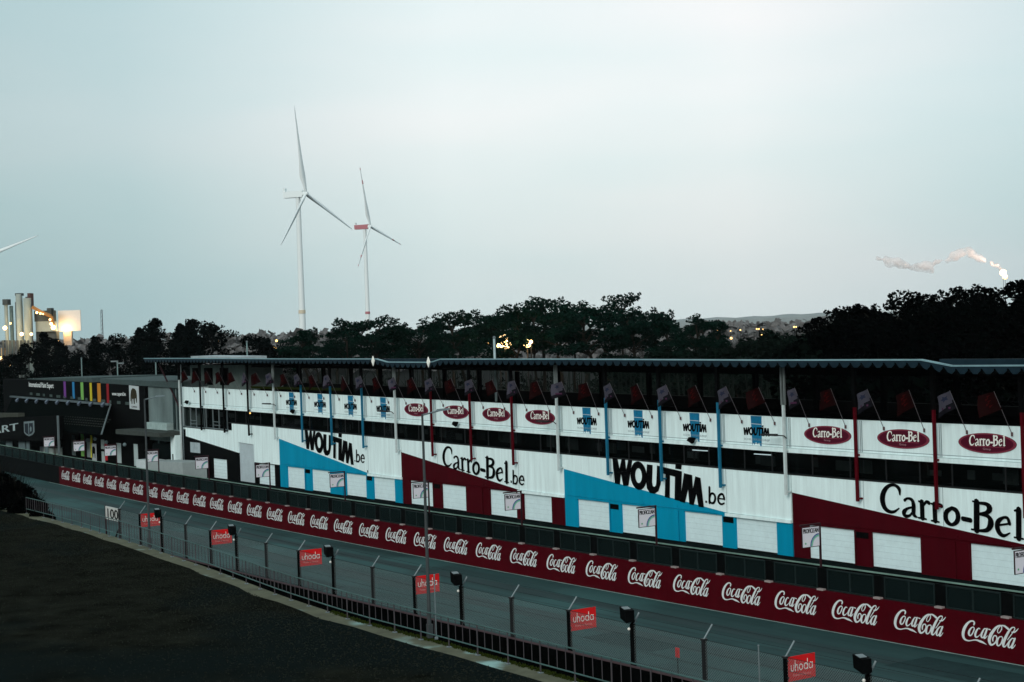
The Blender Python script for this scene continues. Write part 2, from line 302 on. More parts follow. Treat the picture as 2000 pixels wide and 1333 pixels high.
CARRO=[[(1.516,-0.395,0.104),(1.478,-0.097,0.22),(1.167,0.057,0.151),(0.731,-0.037,0.174),(0.34,-0.407,0.276),(0.187,-0.881,0.345),(0.326,-1.294,0.294),(0.666,-1.473,0.188),(1.058,-1.418,0.14),(1.43,-1.171,0.068)],[(1.862,-0.655,0.16),(2.08,-0.518,0.113),(2.391,-0.548,0.191),(2.514,-0.811,0.256),(2.494,-1.254,0.256),(2.606,-1.392,0.174),(2.772,-1.426,0.057)],[(2.441,-0.936,0.1),(2.029,-1.094,0.132),(1.78,-1.345,0.268),(1.909,-1.513,0.187),(2.209,-1.429,0.131),(2.43,-1.202,0.102)],[(3.127,-0.552,0.286),(3.131,-1.395,0.286)],[(2.854,-1.443,0.092),(3.403,-1.422,0.091)],[(2.894,-0.54,0.094),(3.168,-0.551,0.147)],[(3.219,-0.724,0.115),(3.444,-0.486,0.152),(3.641,-0.509,0.204)],[(4.034,-0.524,0.281),(4.045,-1.39,0.281)],[(3.781,-1.437,0.091),(4.321,-1.416,0.09)],[(3.805,-0.513,0.093),(4.05,-0.528,0.146)],[(4.123,-0.714,0.113),(4.345,-0.485,0.149),(4.521,-0.523,0.209)],[(5.253,-0.51,0.167),(4.899,-0.748,0.242),(4.79,-1.044,0.294),(4.907,-1.3,0.265),(5.224,-1.398,0.16),(5.551,-1.187,0.238),(5.667,-0.892,0.289),(5.56,-0.605,0.264),(5.253,-0.51,0.184)],[(5.988,-0.945,0.23),(6.521,-0.937,0.228)],[(6.968,0.088,0.343),(6.907,-1.37,0.344)],[(6.705,0.093,0.088),(7.115,0.107,0.125)],[(6.564,-1.402,0.088),(7.053,-1.374,0.125)],[(7.075,0.064,0.124),(7.576,0.1,0.185),(7.82,-0.069,0.341),(7.634,-0.34,0.196),(7.129,-0.487,0.107)],[(7.128,-0.517,0.102),(7.702,-0.526,0.197),(7.88,-0.836,0.351),(7.619,-1.242,0.209),(7.053,-1.386,0.12)],[(8.347,-0.872,0.094),(9.126,-0.645,0.093)],[(9.104,-0.649,0.196),(8.987,-0.403,0.171),(8.726,-0.408,0.129),(8.386,-0.657,0.245),(8.298,-0.971,0.291),(8.437,-1.255,0.251),(8.725,-1.339,0.155),(9.114,-1.132,0.059)],[(9.727,0.154,0.311),(9.668,-1.284,0.312)],[(9.459,0.073,0.093),(9.75,0.182,0.116)],[(9.395,-1.305,0.086),(9.968,-1.281,0.085)]]

# ================================================================ GROUND AND TRACK
g = MB(); g.add([(-6000, -300, -.03), (6000, -300, -.03), (6000, 9000, -.03), (-6000, 9000, -.03)], [(0, 1, 2, 3)]); struct('ground', g, M_GND)
def strip(name, m, s0, s1, d0, d1, z, step=6.):
    b = MB(); n = int((s1 - s0) / step) + 1; vs = []
    for i in range(n + 1):
        x = s0 + (s1 - s0) * i / n; vs += [pc(x, d0(x) if callable(d0) else d0, z), pc(x, d1(x) if callable(d1) else d1, z)]
    b.add(vs, [(2 * i, 2 * i + 2, 2 * i + 3, 2 * i + 1) for i in range(n)]); return struct(name, b, m)
strip('race_track', M_ASPH, -330, -8, -14.6, -.02, 0)
strip('pit_lane', M_PITL, -330, -8, .4, 60., -.004)
strip('track_edge_line', mat('edge_line_paint', (.30, .40, .37), .6, var=.45, scale=.8), -175, -8, -.17, -.05, .004)
for d_, s0_, s1_ in ((-4.7, -300, -12), (-9.3, -300, -12)): strip('track_joint', mat('tar_joint', (.008, .020, .021), .7, spec=.1), s0_, s1_, d_ - .035, d_ + .035, .004)
strip('rubber_line', mat('rubber_dark', (.014, .036, .037), .7, var=.45, spec=.12, lane=(14, .7, 1)), -300, -12, -7.6, -6.1, .0042)
strip('rubber_line', mat('rubber_dark', (.014, .036, .037)), -300, -12, -3.6, -2.5, .0042)
for s0_, s1_, d0_, d1_ in ((-96, -84, -12.2, -9.5), (-62, -57, -8.9, -7.0), (-48, -40, -3.9, -1.4)): strip('asphalt_patch', mat('patch_dark', (.011, .030, .031), .8, var=.3, spec=.08), s0_, s1_, d0_, d1_, .008)
strip('kerb_stripe', mat('track_edge_red', (.085, .045, .05), .7, var=.4), -112, -8, -14.2, -13.1, .005)
DR = [(-200, -19.3), (-118, -19.25), (-100, -19.4), (-88, -20.1), (-76, -21.1), (-65, -22.4), (-57, -23.05), (-50, -23.2), (-42, -23.5), (-10, -24.6)]
dr = lambda s: interp(s, DR)
ZB = 3.05
vb = MB(); n = 70; vs = []
for i in range(n + 1):
    s = -190 + 180 * i / n; vs += [pc(s, dr(s) + .12, ZB - .004), pc(s, dr(s) + 1.0, ZB - .5), pc(s, -14.75, -.02)]
vb.add(vs, [q for i in range(n) for q in ((3 * i, 3 * i + 3, 3 * i + 4, 3 * i + 1), (3 * i + 1, 3 * i + 4, 3 * i + 5, 3 * i + 2))]); struct('embankment', vb, M_VERGE)
vb = MB(); vs = []
for i in range(n + 1):
    s = -190 + 180 * i / n; d0 = dr(s) - .7 - .16 * sin(s * 1.3) * sin(s * .37 + 1)
    vs += [pc(s, d0, ZB + .003), pc(s, d0 - 12, ZB + .02), pc(s, d0 - 60, ZB + .05)]
vb.add(vs, [q for i in range(n) for q in ((3 * i + 1, 3 * i + 4, 3 * i + 3, 3 * i), (3 * i + 2, 3 * i + 5, 3 * i + 4, 3 * i + 1))]); struct('spectator_bank', vb, M_GRASS)
strip('kerb_strip', M_STRIP, -190, -10, dr and (lambda s: dr(s) - 1.1), lambda s: dr(s) + .16, ZB, 2.)
# short tufts of grass along the bank and moss by the railing
gm = MB()
for i in range(30000):
    s = random.uniform(-112, -34); d = dr(s) - .75 - abs(random.gauss(0, 7.0)); p = pc(s, d, ZB); h = random.uniform(.02, .055); a = random.uniform(0, pi)
    q = Vector((cos(a), sin(a), 0)) * random.uniform(.02, .07); gm.add([p - q, p + q, p + q * .3 + Vector((random.uniform(-.03, .03), 0, h))], [(0, 1, 2)])
tag(gm.build('grass', mat('grass_tuft', (.019, .0225, .017), .95, var=.7, scale=9, spec=.0)), 'short dark grass growing over the spectator bank', 'grass', kind='stuff')
gm = MB()
for i in range(2600):
    s = random.uniform(-60, -36); p = pc(s, dr(s) + random.uniform(.02, .30), ZB); h = random.uniform(.02, .09); a = random.uniform(0, pi)
    q = Vector((cos(a), sin(a), 0)) * .04; gm.add([p - q, p + q, p + Vector((0, 0, h))], [(0, 1, 2)])
tag(gm.build('moss', M_MOSS), 'yellow green moss and weeds along the foot of the railing', 'moss', kind='stuff')

# ================================================================ PIT BUILDING
bld = thing('pit_building', 'long white two storey pit garage building with black, blue and dark red painted panels', 'building', OB, RZB)
def L(mb, name, m, parent=bld, smooth=False): return mb.build(name, m, parent, world=False, smooth=smooth)
MOD = [(-47.1, M_BLACK, 'k'), (-23.5, M_BLUE, 'b'), (0., M_RED, 'r'), (23.6, M_BLUE, 'b'), (47.3, M_RED, 'r'), (70.9, M_BLUE, 'b')]
END = 77.
BAYS = [m[0] + 5.9 * k for m in MOD[:-1] for k in range(4)] + [70.9, END]
def quad(s0, s1, z0, z1, z0b=None, z1b=None):
    return [(s0, zz(s0, z0)), (s1, zz(s1, z0 if z0b is None else z0b)), (s1, zz(s1, z1 if z1b is None else z1b)), (s0, zz(s0, z1))]
TS = 4.04; SILL = 5.13
DOORS = {'b': [(1.5, 5.3), (6.65, 10.35), (13.4, 17.2), (18.45, 22.25)], 'r': [(1.3, 5.1), (6.4, 10.1), (13.55, 17.3), (18.2, 21.9)]}
COLN = {'k': 'black', 'b': 'blue', 'r': 'dark red'}
ADD_SIGN = []
for (m, cm, ck_) in MOD:
    e1 = min(m + (23.6 if m != -47.1 else 23.6), END); e1 = -23.5 if m == -47.1 else e1
    if ck_ == 'k':
        b = MB().prism([(m + .6, zz(m, 4.02)), (m + .6, 4.0), (-32.95, 2.8), (-32.95, 3.86), (-29.3, 3.76), (-29.3, 2.05), (e1, 2.05), (e1, zz(e1, SILL)), (-34.4, zz(-34, SILL)), (-34.4, 4.95), (m, 4.95), (m, zz(m, 4.02))], 0, .3)
        L(b, 'upper_wall', M_WHITE)
        b = MB().prism([(m, 0), (-39.5, 0), (-39.5, 1.98), (-35.95, 1.98), (-35.95, 0), (-32.95, 0), (-32.95, 2.8), (m + .02, zz(m, 4.0))], .002, .3)
        L(b, 'painted_panel', cm)
        b = MB().box(-29.3, -28.4, .01, .3, 0, 2.04); b.box(-24.7, -23.5, .01, .3, 0, 2.04); b.box(-28.4, -24.7, .01, .3, 1.99, 2.04); L(b, 'painted_panel', cm)
        for x0, x1, z1, mm_ in ((-39.5, -35.95, 1.98, M_DOOR), (-32.95, -29.3, 3.86, mat('grey_shutter', (.42, .50, .53), .6, var=.1)), (-28.4, -24.7, 1.98, M_DOOR)):
            d_ = L(MB().box(x0, x1, .12, .2, .0, z1), 'garage_door', mm_)
            rb = MB()
            for k in range(int(z1 / .33)): rb.box(x0 + .03, x1 - .03, .11, .119, .2 + k * .33, .22 + k * .33)
            L(rb, 'shutter_rib', mat('rib_grey', (.42, .55, .57), .6), d_)
        L(MB().box(-45.3, -42.7, -.03, .0, 2.35, 3.42), 'wall_board', mat('pale_board', (.33, .40, .42), .6))
        continue
    e1 = min(m + 23.6, END)
    full = e1 - m > 20
    xe = m + 17.6 if full else e1; ze = 2.2 if full else 4.04 - (e1 - m) * .105
    b = MB().prism([(m, zz(m, TS)), (xe, ze)] + ([(e1, 2.17)] if full else []) + [(e1, zz(e1, SILL)), (m, zz(m, SILL))], 0, .3); L(b, 'upper_wall', M_WHITE)
    b = MB().prism([(m + .01, 2.0), (xe if full else e1, 2.0), (xe, ze - .004), (m + .01, zz(m, TS) - .004)], -.004, .29); L(b, 'painted_panel', cm)
    if full: L(MB().box(xe, e1, -.10, .29, 1.98, 2.17), 'ledge', M_WHITE)
    for k in (1, 2, 3):
        if m + 5.9 * k < e1: L(MB().prism(quad(m + 5.9 * k, m + 5.9 * k + .03, 4.05 - .62 * k, SILL), -.006, -.001), 'wall_joint', M_GREY)
    # thin pipe along the panel
    pb = MB().tube((m + .4, -.05, 2.22), (min(xe - .8, e1), -.05, 2.10), .02, n=5)
    for k in range(4):
        if m + 2 + 3.6 * k < xe - 1: pb.tube((m + 2 + 3.6 * k, -.05, 2.2), (m + 2 + 3.6 * k, -.05, 2.32), .02, n=5)
    L(pb, 'cable_pipe', cm)
    x = m
    for a, b_ in DOORS[ck_]:
        if m + b_ > END: break
        L(MB().box(x + (.01 if x == m else 0), m + a, .0, .3, 0, 1.995), 'lower_wall', cm); x = m + b_
        d_ = L(MB().box(m + a, m + b_, .14, .2, 0, 1.97), 'garage_door', M_DOOR)
        rb = MB()
        for k in range(5): rb.box(m + a + .03, m + b_ - .03, .134, .139, .24 + k * .34, .250 + k * .34)
        L(rb, 'shutter_rib', mat('rib_grey', (.42, .55, .57), .6), d_); L(MB().box(m + a, m + b_, .125, .139, .0, .06), 'rubber_seal', M_BLACK, d_)
    L(MB().box(x, e1, .0, .3, 0, 1.995), 'lower_wall', cm)
    for a in ([5.35, 17.25] if ck_ == 'b' else [5.15]):
        if m + a + 1.1 < END: L(MB().box(m + a + .08, m + a + 1.05, -.02, -.001, 1.58, 1.93), 'recess_shade', M_BLACK)  # black plate stands in for the shaded recess between doors
    for a in ((5.45, 12.9) if ck_ == 'b' else (5.2, 12.6)):
        if m + a < END: L(MB().tube((m + a, -.08, 0.02), (m + a, -.08, 2.0), .045, n=6), 'drain_pipe', cm)
# parapet, ledge and windows, bay by bay
pj = MB()
for i in range(len(BAYS) - 1):
    a, b_ = BAYS[i] + .02, BAYS[i + 1] - .02
    if b_ > END: break
    L(MB().prism(quad(a, b_, 6.68, 8.5), -.02, .14), 'parapet_panel', M_WHITE)
    fr = MB().prism(quad(a + .02, a + .07, 6.7, 8.48), -.03, -.021); fr.prism(quad(b_ - .07, b_ - .02, 6.7, 8.48), -.03, -.021); fr.prism(quad(a, b_, 6.80, 6.83), -.03, -.021)
    L(fr, 'panel_joint', M_GREY)
    L(MB().prism(quad(a - .02, b_ + .02, 6.41, 6.66), -.12, .3), 'ledge', M_WHITE)
    lo = SILL; hi = 6.41
    if b_ < -34.2: lo = 4.98 - interp(a, AZ)
    wn = L(MB().prism(quad(a - .02, b_ + .02, lo - .05, lo + .03), -.02, .32), 'window', M_DKST)
    if b_ < -34.2:
        for q in (0, .33, .62, 1.0):
            x = a + .15 + (b_ - a - .5) * q; L(MB().prism(quad(x, x + .12, lo + .04, hi - .01), .02, .1), 'window_frame', M_STEEL, wn)
        for zc in (.35, .7): L(MB().prism(quad(a + 1.9, a + 3.7, lo + .04 + zc, lo + .1 + zc), .03, .09), 'window_frame', M_STEEL, wn)
        L(MB().prism(quad(a, b_, lo + .03, lo + .12), .0, .12), 'window_frame', M_STEEL, wn)
    else:
        x = a + random.choice((.6, 2.9, 1.7)); L(MB().prism(quad(x, x + .07, lo + .03, hi - .01), .05, .12), 'window_frame', M_DKST, wn)
        x = a + random.choice((4.2, 4.8)); L(MB().prism(quad(x, x + .07, lo + .03, hi - .01), .05, .12), 'window_frame', M_DKST, wn)
    L(MB().face([(a, .1, zz(a, lo + .02)), (b_, .1, zz(b_, lo + .02)), (b_, .1, zz(b_, hi)), (a, .1, zz(a, hi))]), 'pane', M_WIN, wn)
    random.seed(i * 5 + 1)
    for k in range(3):
        x = a + random.uniform(.3, 4.6); wd = random.choice((.12, .5, 1.0, 1.3)); c = random.uniform(.015, .07)
        L(MB().prism(quad(x, x + wd, 5.25 + random.uniform(0, .3), 5.75 + random.uniform(0, .5)), 1.2 + .1 * k, 1.26 + .1 * k), 'interior_board', mat('interior_grey_%d' % (int(c * 100)), (c, c * 1.15, c * 1.15), .7), wn)
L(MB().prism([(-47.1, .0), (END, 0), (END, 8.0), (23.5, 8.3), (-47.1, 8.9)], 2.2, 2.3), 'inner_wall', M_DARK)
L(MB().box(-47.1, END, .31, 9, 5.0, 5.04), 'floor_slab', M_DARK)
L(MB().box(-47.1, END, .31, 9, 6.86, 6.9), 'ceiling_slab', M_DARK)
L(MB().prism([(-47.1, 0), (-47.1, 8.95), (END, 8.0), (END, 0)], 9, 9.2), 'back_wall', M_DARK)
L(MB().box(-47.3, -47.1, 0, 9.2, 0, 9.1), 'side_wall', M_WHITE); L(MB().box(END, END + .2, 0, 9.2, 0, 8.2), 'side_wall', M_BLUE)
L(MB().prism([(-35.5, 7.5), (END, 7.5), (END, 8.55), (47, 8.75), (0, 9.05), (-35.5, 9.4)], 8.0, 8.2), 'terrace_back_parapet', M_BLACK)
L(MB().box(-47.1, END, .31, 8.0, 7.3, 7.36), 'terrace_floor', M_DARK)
# steps of the terrace seats
st = MB()
for k in range(4): st.box(-33, END, 3.2 + k * 1.1, 4.2 + k * 1.1, 7.37, 7.5 + k * .22)
L(st, 'terrace_step', M_DARK)
# rooftop room at the left end and the white plant box on the roof
rm = L(MB().prism([(-52, 8.9), (-37, 8.9), (-37, 11.4), (-52, 11.4)], 3.0, 7.0), 'rooftop_room', mat('pale_render', (.16, .21, .20), .8, var=.3))
for x in (-51.3, -48.0, -43.8): L(MB().box(x, x + 2.2, 2.93, 2.99, 9.3, 11.1), 'room_window', M_DARK, rm)
L(MB().prism([(-50.5, 12.1), (-37.5, 12.0), (-37.5, 12.26), (-50.5, 12.40)], 2.5, 5.5), 'roof_plant_box', mat('pale_box', (.32, .38, .40), .7))
L(MB().box(-36.2, -16, 3, 3.06, 9.0, 9.25), 'terrace_rail', M_MOSS)
# posts in module paint; uprights above coloured darker for the roof's shadow
RB = [(-54, 11.92), (-42, 11.87), (-19.4, 11.71), (-1.6, 11.62), (-.9, 11.62), (.9, 11.36), (7.2, 11.32), (8.2, 11.35), (9.4, 11.56), (25.5, 11.49), (47.2, 11.33), (59.3, 11.30), (61.4, 10.98), (66, 10.99), (80, 10.95)]
PBOT = [(-47, 4.85), (-34, 4.72), (-17.3, 4.41), (-5.8, 4.36), (5.9, 4.17), (17.7, 4.04), (29.6, 3.92), (41.6, 3.76), (53.6, 3.70), (80, 3.55)]
for i, x in enumerate(BAYS[:-1]):
    k = i % 4; ck_ = MOD[i // 4][2]; x = x - .1 if i else x + .15
    d = -.36; b = interp(x, PBOT); full = k == 0 and i > 0
    mm_ = {'k': M_BLACK, 'b': mat('blue_post', (.012, .14, .24), .6, var=.2), 'r': mat('red_post', (.075, .001, .005), .6, var=.2)}[ck_]
    if k == 0: mm_ = mat('pale_post', (.52, .60, .60), .5, var=.12, scale=2)
    if i == 0: b = 0.3
    p_ = L(MB().box(x - .075, x + .075, d - .075, d + .075, b if k or i == 0 else b - .05, zz(x, 9.25)), 'post', mm_)
    L(MB().box(x - .07, x + .07, d + .09, -.001, b + .1, b + .2), 'bracket', mm_, p_)
    L(MB().box(x - .07, x + .07, d + .09, -.13, zz(x, 6.5), zz(x, 6.6)), 'bracket', mm_, p_)
    zt = interp(x, RB) - .05
    if full:
        for o in (-.13, .13): L(MB().box(x + o - .04, x + o + .04, d - .06, d + .06, zz(x, 9.25), zt), 'post_upright_shaded', mat('upright_pale', (.16, .19, .19), .5), p_)
    else: L(MB().box(x - .12, x + .12, d - .1, d + .1, zz(x, 9.25), zt), 'post_upright_shaded', M_BLACK, p_)
    L(MB().box(x - .15, x + .15, 7.8, 8.1, 7.4, zt - .7), 'rear_column', M_DARK)
L(MB().tube((-46.6, -.25, .4), (-46.6, -.25, 11.6), .05), 'drain_pipe', M_STEEL)
# roof: sloping sheet, trapezoid sheet ends hanging at the front, cap strip
rf = MB(); vs = []; xs = [-54, -42, -19.4, -.9, .9, 7.2, 8.2, 9.4, 25.5, 47.2, 59.3, 61.4, 66, 80]
for x in xs:
    zf = interp(x, RB)
    vs += [(x, -1.45, zf + .36), (x, 9.8, interp(x, RB) - .12), (x, 9.8, zf - .62), (x, -1.45, zf + .02)]
k = 4
fs = [(i * k + j, (i + 1) * k + j, (i + 1) * k + (j + 1) % k, i * k + (j + 1) % k) for i in range(len(xs) - 1) for j in range(k)] + [(0, 1, 2, 3), tuple(len(vs) - 4 + q for q in (3, 2, 1, 0))]
rf.add(vs, fs); roof = L(rf, 'roof', M_DARK)
th = MB(); x = -54.
while x < END:
    zb = interp(x, RB); za = interp(x + .85, RB)
    P = [(x, zb + .36), (x + .85, za + .36), (x + .85, za + .15), (x + .62, za - .03), (x + .36, zb - .03), (x + .12, zb + .24), (x, zb + .26)]
    th.prism(P, -1.5, -1.47); x += .85
L(th, 'sheet_end', M_ROOF, roof)
cp = MB()
for a, b_ in zip(xs, xs[1:]): cp.prism([(a, interp(a, RB) + .36), (b_, interp(b_, RB) + .36), (b_, interp(b_, RB) + .44), (a, interp(a, RB) + .44)], -1.53, -1.38)
L(cp, 'roof_trim', M_TRIM, roof)
for a, b_ in ((-.6, 8.1), (60.2, 80)):   # higher roof part showing behind the two lowered edges
    hp = MB().prism([(a, 11.6 if a < 20 else 11.3), (b_, 11.6 if a < 20 else 11.3), (b_, 12.0 if a < 20 else 11.68), (a, 12.02 if a < 20 else 11.72)], -1.1, -.9); L(hp, 'rear_roof_edge', M_ROOF, roof)
L(MB().prism([(-47, 11.2), (END, 10.35), (END, 10.75), (-47, 11.55)], 7.6, 7.9), 'roof_beam', M_DARK, roof); bm_ = MB().prism([(-47, 11.2), (END, 10.45), (END, 10.8), (-47, 11.5)], 3.5, 3.7); L(bm_, 'roof_beam', M_DARK, roof)
for x, z in ((-1.35, 11.86), (7.75, 11.74)):
    L(MB().prism([(x, z - .42), (x + .26, z), (x, z + .42), (x - .26, z)], -1.62, -1.56), 'diamond_plate', mat('diamond_white', (.85, .85, .78), .5, var=.02))
# left end beam of the roof overhang
L(MB().tube((-53.5, 0, 11.7), (-47.2, 0.2, 5.9), .09, n=6), 'roof_strut', M_MAROON, roof)

# ---- painted writing on the building
def wall_fn(s0, z0, k=1., kz=None, slope=0., d=-.024):
    kz = kz or k
    return lambda x, y, l=0: (s0 + x * k, d - .0012 * l, z0 + y * kz + slope * x * k)
# small panels: ribbon + name + line of small text / oval sign
for i in range(len(BAYS) - 1):
    mi, k = divmod(i, 4); ck_ = MOD[mi][2]; a = BAYS[i]
    if a + 5.9 > END or ck_ == 'k': continue
    if ck_ == 'b':
        c = a + 3.05; sl = (interp(c + 1, AZ) - interp(c - 1, AZ)) / 2
        f = lambda x, z, dd=-.025: (c + x, dd, z + interp(c, AZ) + sl * x)
        rbm = MB(); rbm.add([f(-.50, 8.48), f(-.42, 6.68), f(-.32, 6.82), f(-.20, 6.72), f(-.08, 6.90), f(.06, 6.76), f(.20, 6.88), f(.34, 6.62), f(.42, 6.60), f(.46, 7.1), f(.50, 8.48)], [tuple(range(11))])
        rb_ = L(rbm, 'ribbon_mark', mat('ribbon_blue', (.01, .17, .32), .5, var=.35, scale=3))
        rm_ = MB(); rm_.add([f(-.46, 8.02, -.028), f(.44, 8.0, -.028), f(.44, 7.97, -.028), f(-.46, 7.99, -.028)], [(0, 1, 2, 3)]); L(rm_, 'ribbon_line', M_LOGO, rb_)
        t_ = MB(); k_ = 2.35 / 9.5
        for q, P in enumerate(WPOLY[:4]): t_.add([f(-1.17 + u * k_, 7.72 + v * k_ * 1.08, -.03) for u, v in P], [tuple(range(len(P)))])
        O_, I_ = WRING; n = len(O_); t_.add([f(-1.17 + u * k_, 7.72 + v * k_ * 1.08, -.032) for u, v in O_ + I_], [(q, (q + 1) % n, n + (q + 1) % n, n + q) for q in range(n)])
        L(t_, 'lettering', M_BLK2)
        t_ = MB(); text(t_, 'SCHILDERSBEDRIJF', lambda u, v, l: f(-1.17 + 2.35 * u, 6.95 + .16 * v, -.031)); L(t_, 'small_lettering', M_GREY)
    else:
        c = a + 3.15 if mi == 2 else a + 3.2; c = a + 2.85 if k == 0 and mi == 2 else c; sl = (interp(c + 1, AZ) - interp(c - 1, AZ)) / 2; z0 = 7.62 + interp(c, AZ) - (.05 if mi == 4 else 0)
        f = lambda x, z, dd=-.025: (c + x, dd, z0 + z + sl * x)
        sg = MB(); n = 36; E = lambda rx, rz, d_: [f(rx * cos(2 * pi * q / n), rz * sin(2 * pi * q / n), d_) for q in range(n)]
        sg.add(E(1.93, .53, -.06) + E(1.93, .53, -.022), [tuple(range(n))] + [(q, (q + 1) % n, n + (q + 1) % n, n + q) for q in range(n)])
        so_ = L(sg, 'oval_sign', mat('oval_maroon', (.075, .006, .018), .45, var=.06))
        rg = MB(); rg.add(E(1.90, .52, -.066) + E(1.84, .49, -.066), [(q, (q + 1) % n, n + (q + 1) % n, n + q) for q in range(n)])
        rg.add(E(1.80, .475, -.066) + E(1.77, .46, -.066), [(q, (q + 1) % n, n + (q + 1) % n, n + q) for q in range(n)])
        rg.add([f(-1.18, -.19, -.066), f(1.18, -.19, -.066), f(1.18, -.165, -.066), f(-1.18, -.165, -.066)], [(0, 1, 2, 3)])
        L(rg, 'oval_ring', mat('oval_pink', (.28, .05, .08), .45, var=.05), so_)
        t_ = MB(); kx = 2.36 / 9.8; kz_ = .50 / 1.5
        for q, P in enumerate(CARRO): stroke(t_, [(u, v, w_ * 1.2) for u, v, w_ in P], lambda x, y, l: (c - 1.18 + x * kx, -.068 - .0004 * l, z0 - .12 + (y + 1.45) * kz_ + sl * (x * kx - 1.18)), q, 3)
        L(t_, 'lettering', M_CREAM, so_)
        t_ = MB(); text(t_, 'Group', lambda u, v, l: f(-.26 + .52 * u, -.39 + .15 * v, -.07)); L(t_, 'small_lettering', mat('oval_pale', (.45, .25, .28), .5), so_)
# big names along the diagonal
for s0, z0, kx in ((-17.75, 5.48, .98), (29.6, 5.0, 1.0)):
    t_ = MB(); sl = -.119 if s0 < 0 else -.109; f = lambda u, v, l=0: (s0 + u * kx, -.03 - .0012 * l, z0 + v + sl * u * kx)
    for q, P in enumerate(WPOLY): t_.add([f(u, v, 0) for u, v in P], [tuple(range(len(P)))])
    O_, I_ = WRING; n = len(O_); t_.add([f(u, v, 1) for u, v in O_ + I_], [(q, (q + 1) % n, n + (q + 1) % n, n + q) for q in range(n)])
    for q, P in enumerate(WBE): stroke(t_, P, f, q)
    if s0 < 0: t_.add([f(u, v, 0) for u, v in ((12.0, -1.62), (12.14, -1.62), (12.14, -1.82), (12.0, -1.82))], [(0, 1, 2, 3)])
    L(t_, 'lettering', M_BLK2)
for s0, z0, kx in ((6.75, 5.02, .965), (54.5, 4.8, 1.0)):
    t_ = MB(); sl = -.112 if s0 < 20 else -.1; f = lambda u, v, l=0: (s0 + u * kx, -.03 - .0008 * l, z0 + v + sl * u * kx)
    for q, P in enumerate(CARRO): stroke(t_, [(u, v, w_ * 1.14) for u, v, w_ in P], f, q, 4)
    us = [u for P in WBE for u, v, w_ in P]; vs_ = [v for P in WBE for u, v, w_ in P]; u0_, v0_ = min(us), min(vs_)
    for q, P in enumerate(WBE): stroke(t_, [(10.62 + (u - u0_) * 1.5 / (max(us) - u0_), -1.24 + (v - v0_) * .95 / (max(vs_) - v0_), w_ * .95) for u, v, w_ in P], f, 30 + q)
    t_.add([f(u, v, 0) for u, v in ((10.22, -1.08), (10.40, -1.08), (10.40, -1.26), (10.22, -1.26))], [(0, 1, 2, 3)])
    L(t_, 'lettering', M_BLK2)
# lamps and lights in the upper rooms
for x0, x1 in ((36.8, 38.3), (42.8, 44.4)): L(MB().box(x0, x1, 1.05, 1.12, 5.82, 5.87), 'tube_lamp', M_TUBE)
L(MB().ball((-31.9, .9, 6.72), .09), 'ceiling_lamp', M_LAMP)

# ---- things hung on the building
for k, (s, z) in enumerate(((-22.9, 7.78), (-.1, 7.56), (23.6, 7.36), (47.6, 7.18))):
    t = thing('wall_lamp', ['black arm lamp on the white post left of the leftmost blue ribbon panel', 'black arm lamp on the white post between the ribbon panels and first oval sign', 'black arm lamp on the white post right of the fourth oval sign', 'black arm lamp on the white post left of the right-hand group of oval signs'][k], 'lamp', bw(s - .1, -.45, z), RZB, 'arm lamps on the white posts')
    MB().path([(0, 0, -.12), (-.1, -.12, .04), (-.5, -.35, .08)], [.035] * 3, 6).build('arm', M_DKST, t, world=False)
    MB().hexa([(-1.5, -.75, .06), (-.5, -.45, .02), (-.45, -.25, .02), (-1.4, -.5, .06), (-1.45, -.72, .16), (-.5, -.42, .16), (-.45, -.28, .16), (-1.35, -.53, .16)]).build('lamp_head', M_DKST, t, world=False)
for k, (s, z) in enumerate(((-44.7, 7.72), (-19.3, 7.3), (9.7, 6.95), (38.7, 6.72))):
    t = thing('floodlight', ['black floodlight at the far left end of the white parapet', 'black floodlight below the leftmost blue ribbon panel', 'black floodlight below the second oval sign from the left', 'black floodlight below the third ribbon panel of the right blue module'][k], 'floodlight', bw(s, -.14, z - .1), RZB, 'floodlights below the parapet logos')
    t.scale = (.62, .62, .62); MB().path([(0, 0, 0), (.1, -.3, .05), (-.1, -.4, .12)], [.03] * 3, 6).build('bracket', M_STEEL, t, world=False)
    MB().hexa([(-.65, -.75, .0), (-.1, -.5, -.35), (.1, -.35, -.2), (-.45, -.55, .2), (-.5, -.6, .34), (.25, -.4, .3), (.3, -.28, .3), (-.4, -.5, .36)]).build('housing', M_BLACK, t, world=False)

